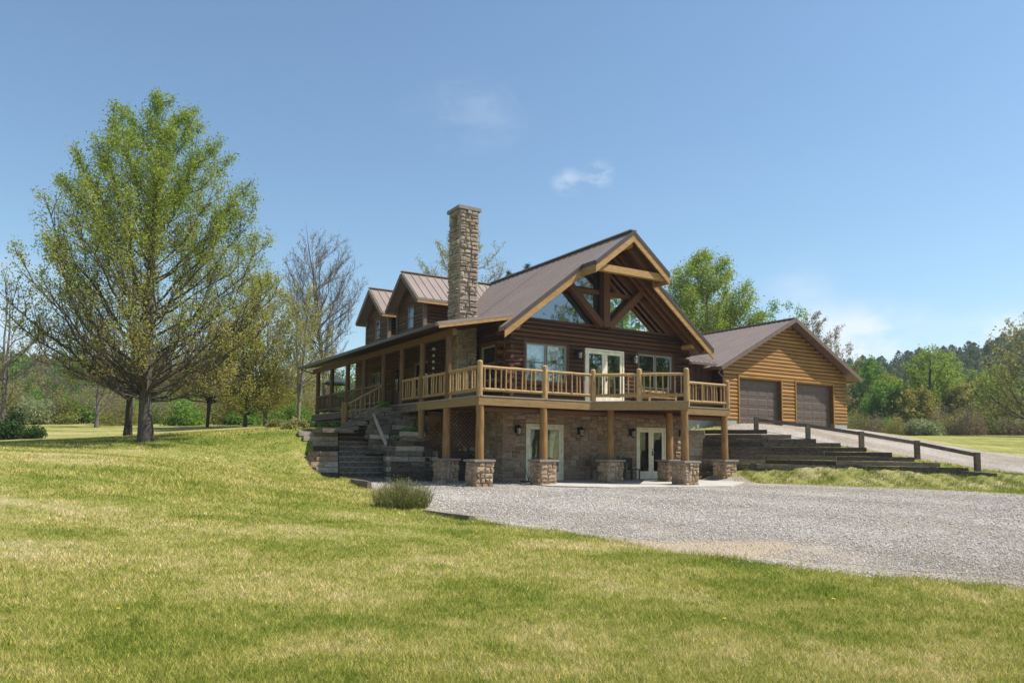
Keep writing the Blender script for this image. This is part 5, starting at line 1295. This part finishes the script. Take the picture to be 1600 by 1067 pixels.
# ragged shrub on the lawn edge in front of the steps
def spiky(name, label, x, y, rx, h_, seed, n=1500):
    R = np.random.RandomState(seed); r = empty(name, (x, y, gz(x, y) - .03), 0, label, 'shrub')
    an = R.uniform(0, 6.28, n); q = R.rand(n) ** .6; bx, by = np.cos(an) * q * rx * .62, np.sin(an) * q * rx * .62; tilt = q * .55 * R.uniform(.5, 1.3, n); L_ = h_ * R.uniform(.45, 1.12, n) * (1.05 - .35 * q)
    P0 = np.stack([bx, by, np.zeros(n)], 1); tp = P0 + np.stack([np.cos(an) * np.sin(tilt) * L_, np.sin(an) * np.sin(tilt) * L_, np.cos(tilt) * L_], 1) + R.normal(0, .02, (n, 3)); md = (P0 + tp) / 2 + R.normal(0, .012, (n, 3))
    V, F = tubes(np.concatenate([P0, md]), np.concatenate([md, tp]), np.r_[np.full(n, .0045), np.full(n, .0035)], np.r_[np.full(n, .0035), np.full(n, .001)], 3)
    o = bpy.data.objects.new('stems', fast_mesh('stems', V, F, M['leaf_straw'], np.repeat(np.r_[c0 := R.rand(n), c0], 6))); COL.objects.link(o); o.parent = r
    m = 6500; i = R.randint(0, n, m); t = R.uniform(.15, .97, m)[:, None]; p = P0[i] + (tp[i] - P0[i]) * t + R.normal(0, .016, (m, 3)); a = tp[i] - P0[i]; a /= np.linalg.norm(a, axis=1)[:, None]; a = a + R.normal(0, .55, (m, 3)); a /= np.linalg.norm(a, axis=1)[:, None]
    b = np.cross(a, R.normal(0, 1, (m, 3))); b /= np.linalg.norm(b, axis=1)[:, None]; s = R.uniform(.03, .07, m)[:, None]; V = np.stack([p, p + a * s * .5 + b * s * .13, p + a * s, p + a * s * .5 - b * s * .13], 1).reshape(-1, 3)
    o = bpy.data.objects.new('foliage', fast_mesh('foliage', V, np.arange(4 * m).reshape(-1, 4), M['leaf_straw'], np.repeat(np.clip(t[:, 0] * .6 + R.rand(m) * .4 - .15, 0, 1), 4))); COL.objects.link(o); o.parent = r
spiky('ragged_shrub', 'ragged spiky shrub at the corner of lawn and gravel before the steps', -2.35, 15.9, .84, .66, 61)
# plants in the bed below the porch
for k in range(9):
    u_, v_ = -3.1 - .5 * (k % 2), 7.0 + k * 1.05; x, y, _ = HW(u_, v_)
    bush('bed_plant', 'low dark plant in the bed under the far half of the porch', x, y, .38, .42, 'leaf_green' if k % 2 else 'leaf_dark', 70 + k, 500, .09, 'plant', 0, 'low plants in the bed under the porch rail', z=2.05)

# right-hand belt of trees behind the far field: (label, x, y, H, r, leaf, kwargs)
belt = [('round mid-green tree just right of the garage roof', 41.5, 86, 8.6, 3.4, 'leaf_green', dict(per=5, leaders=2)),
        ('broad fresh green tree beside the garage eave, lower right of the round one', 40.5, 79, 5.4, 2.6, 'leaf_green', dict(per=4.5)),
        ('olive tree between the mid-green tree and the tall yellow-green one', 43.2, 84, 6.6, 2.6, 'leaf_maple', dict(per=3.5, leaders=2)),
        ('tall yellow-green tree with a dark visible trunk in the middle of the belt', 44.6, 78, 9.2, 3.2, 'leaf_lime', dict(per=3.2, leaders=2, bark='bark_dark', tr=.2)),
        ('bright lime tree directly right of the tall yellow-green one', 49.3, 85, 8.0, 3.1, 'leaf_lime', dict(per=5, leaders=2)),
        ('narrow pale lime tree standing tall among the hillside pines', 57.6, 95, 9.8, 1.8, 'leaf_lime', dict(per=3.5)),
        ('light green tree in front of the hill right of the narrow lime one', 53.6, 82, 6.9, 3.3, 'leaf_lime', dict(per=4.2, leaders=3)),
        ('mid-green tree overlapping the light green one on its right', 57.6, 86, 7.4, 3.0, 'leaf_green', dict(per=3.5, leaders=2)),
        ('large half-bare brown tree at the right edge of the picture', 43.2, 61, 10.6, 4.0, 'leaf_olive', dict(per=.8, leaders=3, sub=10, tr=.19, twr=.009, limbs=44)),
        ('slender dark-stemmed budding tree left of the large half-bare one', 46.5, 70, 6.4, 2.2, 'leaf_lime', dict(per=1.3, leaders=2)),
        ('dull olive tree low behind the pale flowering shrubs', 47.5, 76, 5.0, 2.6, 'leaf_olive', dict(per=2.6, leaders=3)),
        ('airy yellowish budding tree left of the tall dark trunk', 41.8, 76, 4.8, 2.3, 'leaf_yellow', dict(per=2.4, leaders=3))]
for k, (lb, x, y, H_, r, lf, kw) in enumerate(belt):
    kw = dict(kw); per = kw.pop('per'); bark = kw.pop('bark', 'bark'); twr = kw.pop('twr', .014); lm_ = kw.pop('limbs', 32)
    mk_tree('broadleaf_tree', lb, x, y, H_, r, lf, bark, 100 + k, per=per * 1.1, size=.26, limbs=lm_, sub=kw.pop('sub', 7), twig=5, spread=.22, twr=twr, group='broadleaf trees beyond the right field', **kw)
# undergrowth: four kinds, copied
kinds = []
for k, (lb, lf, r, h_, n) in enumerate((('grey-brown leafless brush clump along the edge of the field', 'leaf_brown', 2.0, 3.2, 4200), ('olive budding brush clump along the edge of the field', 'leaf_olive', 1.9, 2.9, 4600),
                            ('pale flowering shrub along the edge of the field', 'leaf_pale', 1.8, 1.7, 4500), ('fresh green thicket clump along the edge of the field', 'leaf_green', 1.8, 2.6, 4200), ('russet-leaved low brush clump in the left field', 'leaf_rust', 1.7, 1.5, 3400),
                            ('white blossoming shrub along the edge of the field', 'leaf_white', 1.2, 1.3, 700))):
    kinds.append((bush('brush_clump', lb, 0, -50 - 6 * k, r, h_, lf, 200 + k, n, .17 if k < 2 else .2, 'brush', 30, asp=.45 if k < 2 else .6, lump=.45), lb))
used_k = set(); rb = random.Random(77)
def place(k, x, y, s=1.0, grp=None):
    src, lb = kinds[k]
    c = src if k not in used_k else copy_tree(src); used_k.add(k)
    c.location = (x, y, gz(x, y) - .08); c.rotation_euler = (0, 0, rb.uniform(0, 6.28)); c.scale = (s * rb.uniform(.85, 1.2), s * rb.uniform(.85, 1.2), s * rb.uniform(.8, 1.25)); c['group'] = lb.split(' along')[0].split(' in the')[0] + 's'
# right belt front row
for i in range(17):
    t = i / 16; y = 74 - 10 * t + rb.uniform(-1.5, 2); a = .455 + .30 * t; place([0, 1, 0, 3, 1, 2, 2, 0, 1, 0, 1, 3, 0, 2, 1, 0, 1][i], a * y, y, .85)
for i in range(16):
    t = i / 15; y = 84 + rb.uniform(-2, 3); a = .445 + .31 * t; place([3, 0, 1, 0][i % 4], a * y, y, 1.2)
for (a, y) in ((.52, 80), (.60, 79), (.635, 78), (.66, 74), (.49, 83)): place(5, a * y, y, 1.4)
# left background brush, seen below and through the trees
for i in range(26):
    t = i / 25; y = 62 + 12 * math.sin(i * 1.7) * .5; a = -.74 + .52 * t; place([3, 1, 0, 1, 3, 2, 1][i % 7], a * y, y, 1.05)
for i in range(20):
    t = i / 19; y = 88 + 6 * math.sin(i * 2.3); a = -.76 + .56 * t; place([1, 0, 3, 1][i % 4], a * y, y, 1.7)
for (a, y, s) in ((-.56, 60, .5),): place(4, a * y, y, s)
for (a, y, s) in ((-.655, 56, 1.1), (-.62, 60, .9), (-.30, 60, 1.2), (-.325, 66, 1.3), (-.7, 58, 1)): place(2 if s < 1.15 else 5, a * y, y, s)
# between and behind the buildings
for i in range(9):
    t = i / 8; y = 70 + rb.uniform(-3, 3); a = -.18 + .5 * t; place([0, 1][i % 2], a * y, y, 1.1)
# a loose line of taller background trees on the left (three kinds)
bt = []
for k, (lb, lf, bk, per) in enumerate((('distant leafless grey tree in the wood beyond the left field', 'leaf_brown', 'bark', 1.2), ('distant yellow-olive budding tree in the wood beyond the left field', 'leaf_yellow', 'bark', 2.2), ('distant fresh green tree in the wood beyond the left field', 'leaf_green', 'bark_dark', 2.8))):
    t_ = mk_tree('woodland_tree', lb, 0, -70 - 8 * k, 9, 2.9, lf, bk, 300 + k, per=per, size=.24, limbs=26, sub=6, twig=4, leaders=2, twr=.018, spread=.22); t_['group'] = lb.split(' in the')[0] + 's'; bt.append(t_)
ub = set()
def place_t(k, x, y, s):
    c = bt[k] if k not in ub else copy_tree(bt[k]); ub.add(k); c.location = (x, y, gz(x, y) - .1); c.rotation_euler = (0, 0, rb.uniform(0, 6.28)); c.scale = (s * rb.uniform(.85, 1.15), s * rb.uniform(.85, 1.15), s)
for i in range(22):
    t = i / 21; y = 76 + 16 * ((i * 37) % 10) / 10; a = -.76 + .55 * t; place_t([0, 1, 1, 2, 1, 0, 2][i % 7], a * y, y, rb.uniform(.62, .98))

# wood off to the right behind the photographer, seen only mirrored in the window panes
for i in range(14):
    t = i / 13; place_t([1, 2, 2, 2][i % 4], 58 + 16 * ((i * 7) % 5) / 5, 26 - 66 * t, rb.uniform(2.2, 2.8) if t < .36 else rb.uniform(1.2, 1.5))

# wooded hills in the distance: pines too many to count
R = np.random.RandomState(9); PV = []; PF = []; PC = []; b = 0
tmpl = []
for s_ in range(5):
    r_ = np.random.RandomState(400 + s_); n = 420; t = r_.rand(n) ** .8; an = r_.uniform(0, 6.28, n); q = r_.rand(n) ** .4
    rad = np.interp(t, [0, .25, .5, .8, 1], [.10, .8, 1, .6, .08]) * (1 + .35 * np.sin(an * 3 + s_ + t * 7)) * q
    p = np.stack([np.cos(an) * rad * .27, np.sin(an) * rad * .27, .22 + .78 * t], 1); V, F = leaf_quads(p, .075, r_, .6); tmpl.append((V, F, np.repeat(np.clip(.15 + .5 * r_.rand(n) + .25 * t, 0, 1), 4)))
def add_pine(x, y, z, h_, tone):
    global b
    V, F, c = tmpl[R.randint(5)]; a = R.uniform(0, 6.28); k = h_ * R.uniform(.85, 1.1)
    PV.append(np.stack([(V[:, 0] * math.cos(a) - V[:, 1] * math.sin(a)) * k + x, (V[:, 0] * math.sin(a) + V[:, 1] * math.cos(a)) * k + y, V[:, 2] * h_ + z], 1)); PF.append(F + b); PC.append(np.clip(c + tone, 0, 1)); b += len(V)
n = 0; X_ = []; 
for _ in range(6500):
    a = R.uniform(-.80, .80); y = R.uniform(120, 300)
    if -.36 < a < .33 and R.rand() < .8: continue
    if R.rand() > (y / 300) ** .3: continue
    X_.append((a * y, y))
    if len(X_) >= 1500: break
X_ = np.array(X_); Zg = ground(X_[:, 0], X_[:, 1])
for (x, y), z in zip(X_, Zg):
    add_pine(x, y, z - .5, R.uniform(6.5, 10.5), R.uniform(-.2, .25))
o = bpy.data.objects.new('hillside_wood', fast_mesh('hillside_wood', np.concatenate(PV), np.concatenate(PF), M['leaf_pine'], np.concatenate(PC))); COL.objects.link(o)
setp(o, label='dense dark pine wood covering the far hills', category='wood', kind='stuff')

# the slight blue haze of the far hills
def haze():
    m = bpy.data.materials.new('haze'); m.use_nodes = True; N = m.node_tree.nodes; L = m.node_tree.links
    N.clear(); out = N.new('ShaderNodeOutputMaterial'); v = N.new('ShaderNodeVolumePrincipled')
    v.inputs['Color'].default_value = (.80, .87, .95, 1); v.inputs['Density'].default_value = .00038; v.inputs['Anisotropy'].default_value = .2
    L.new(v.outputs[0], out.inputs['Volume'])
    mb = MB(); mb.box(-705, 705, -65, 905, -8, 75); obj('haze', mb, m, kind='stuff', label='thin pale haze in front of the far wooded hills', category='haze')
haze()
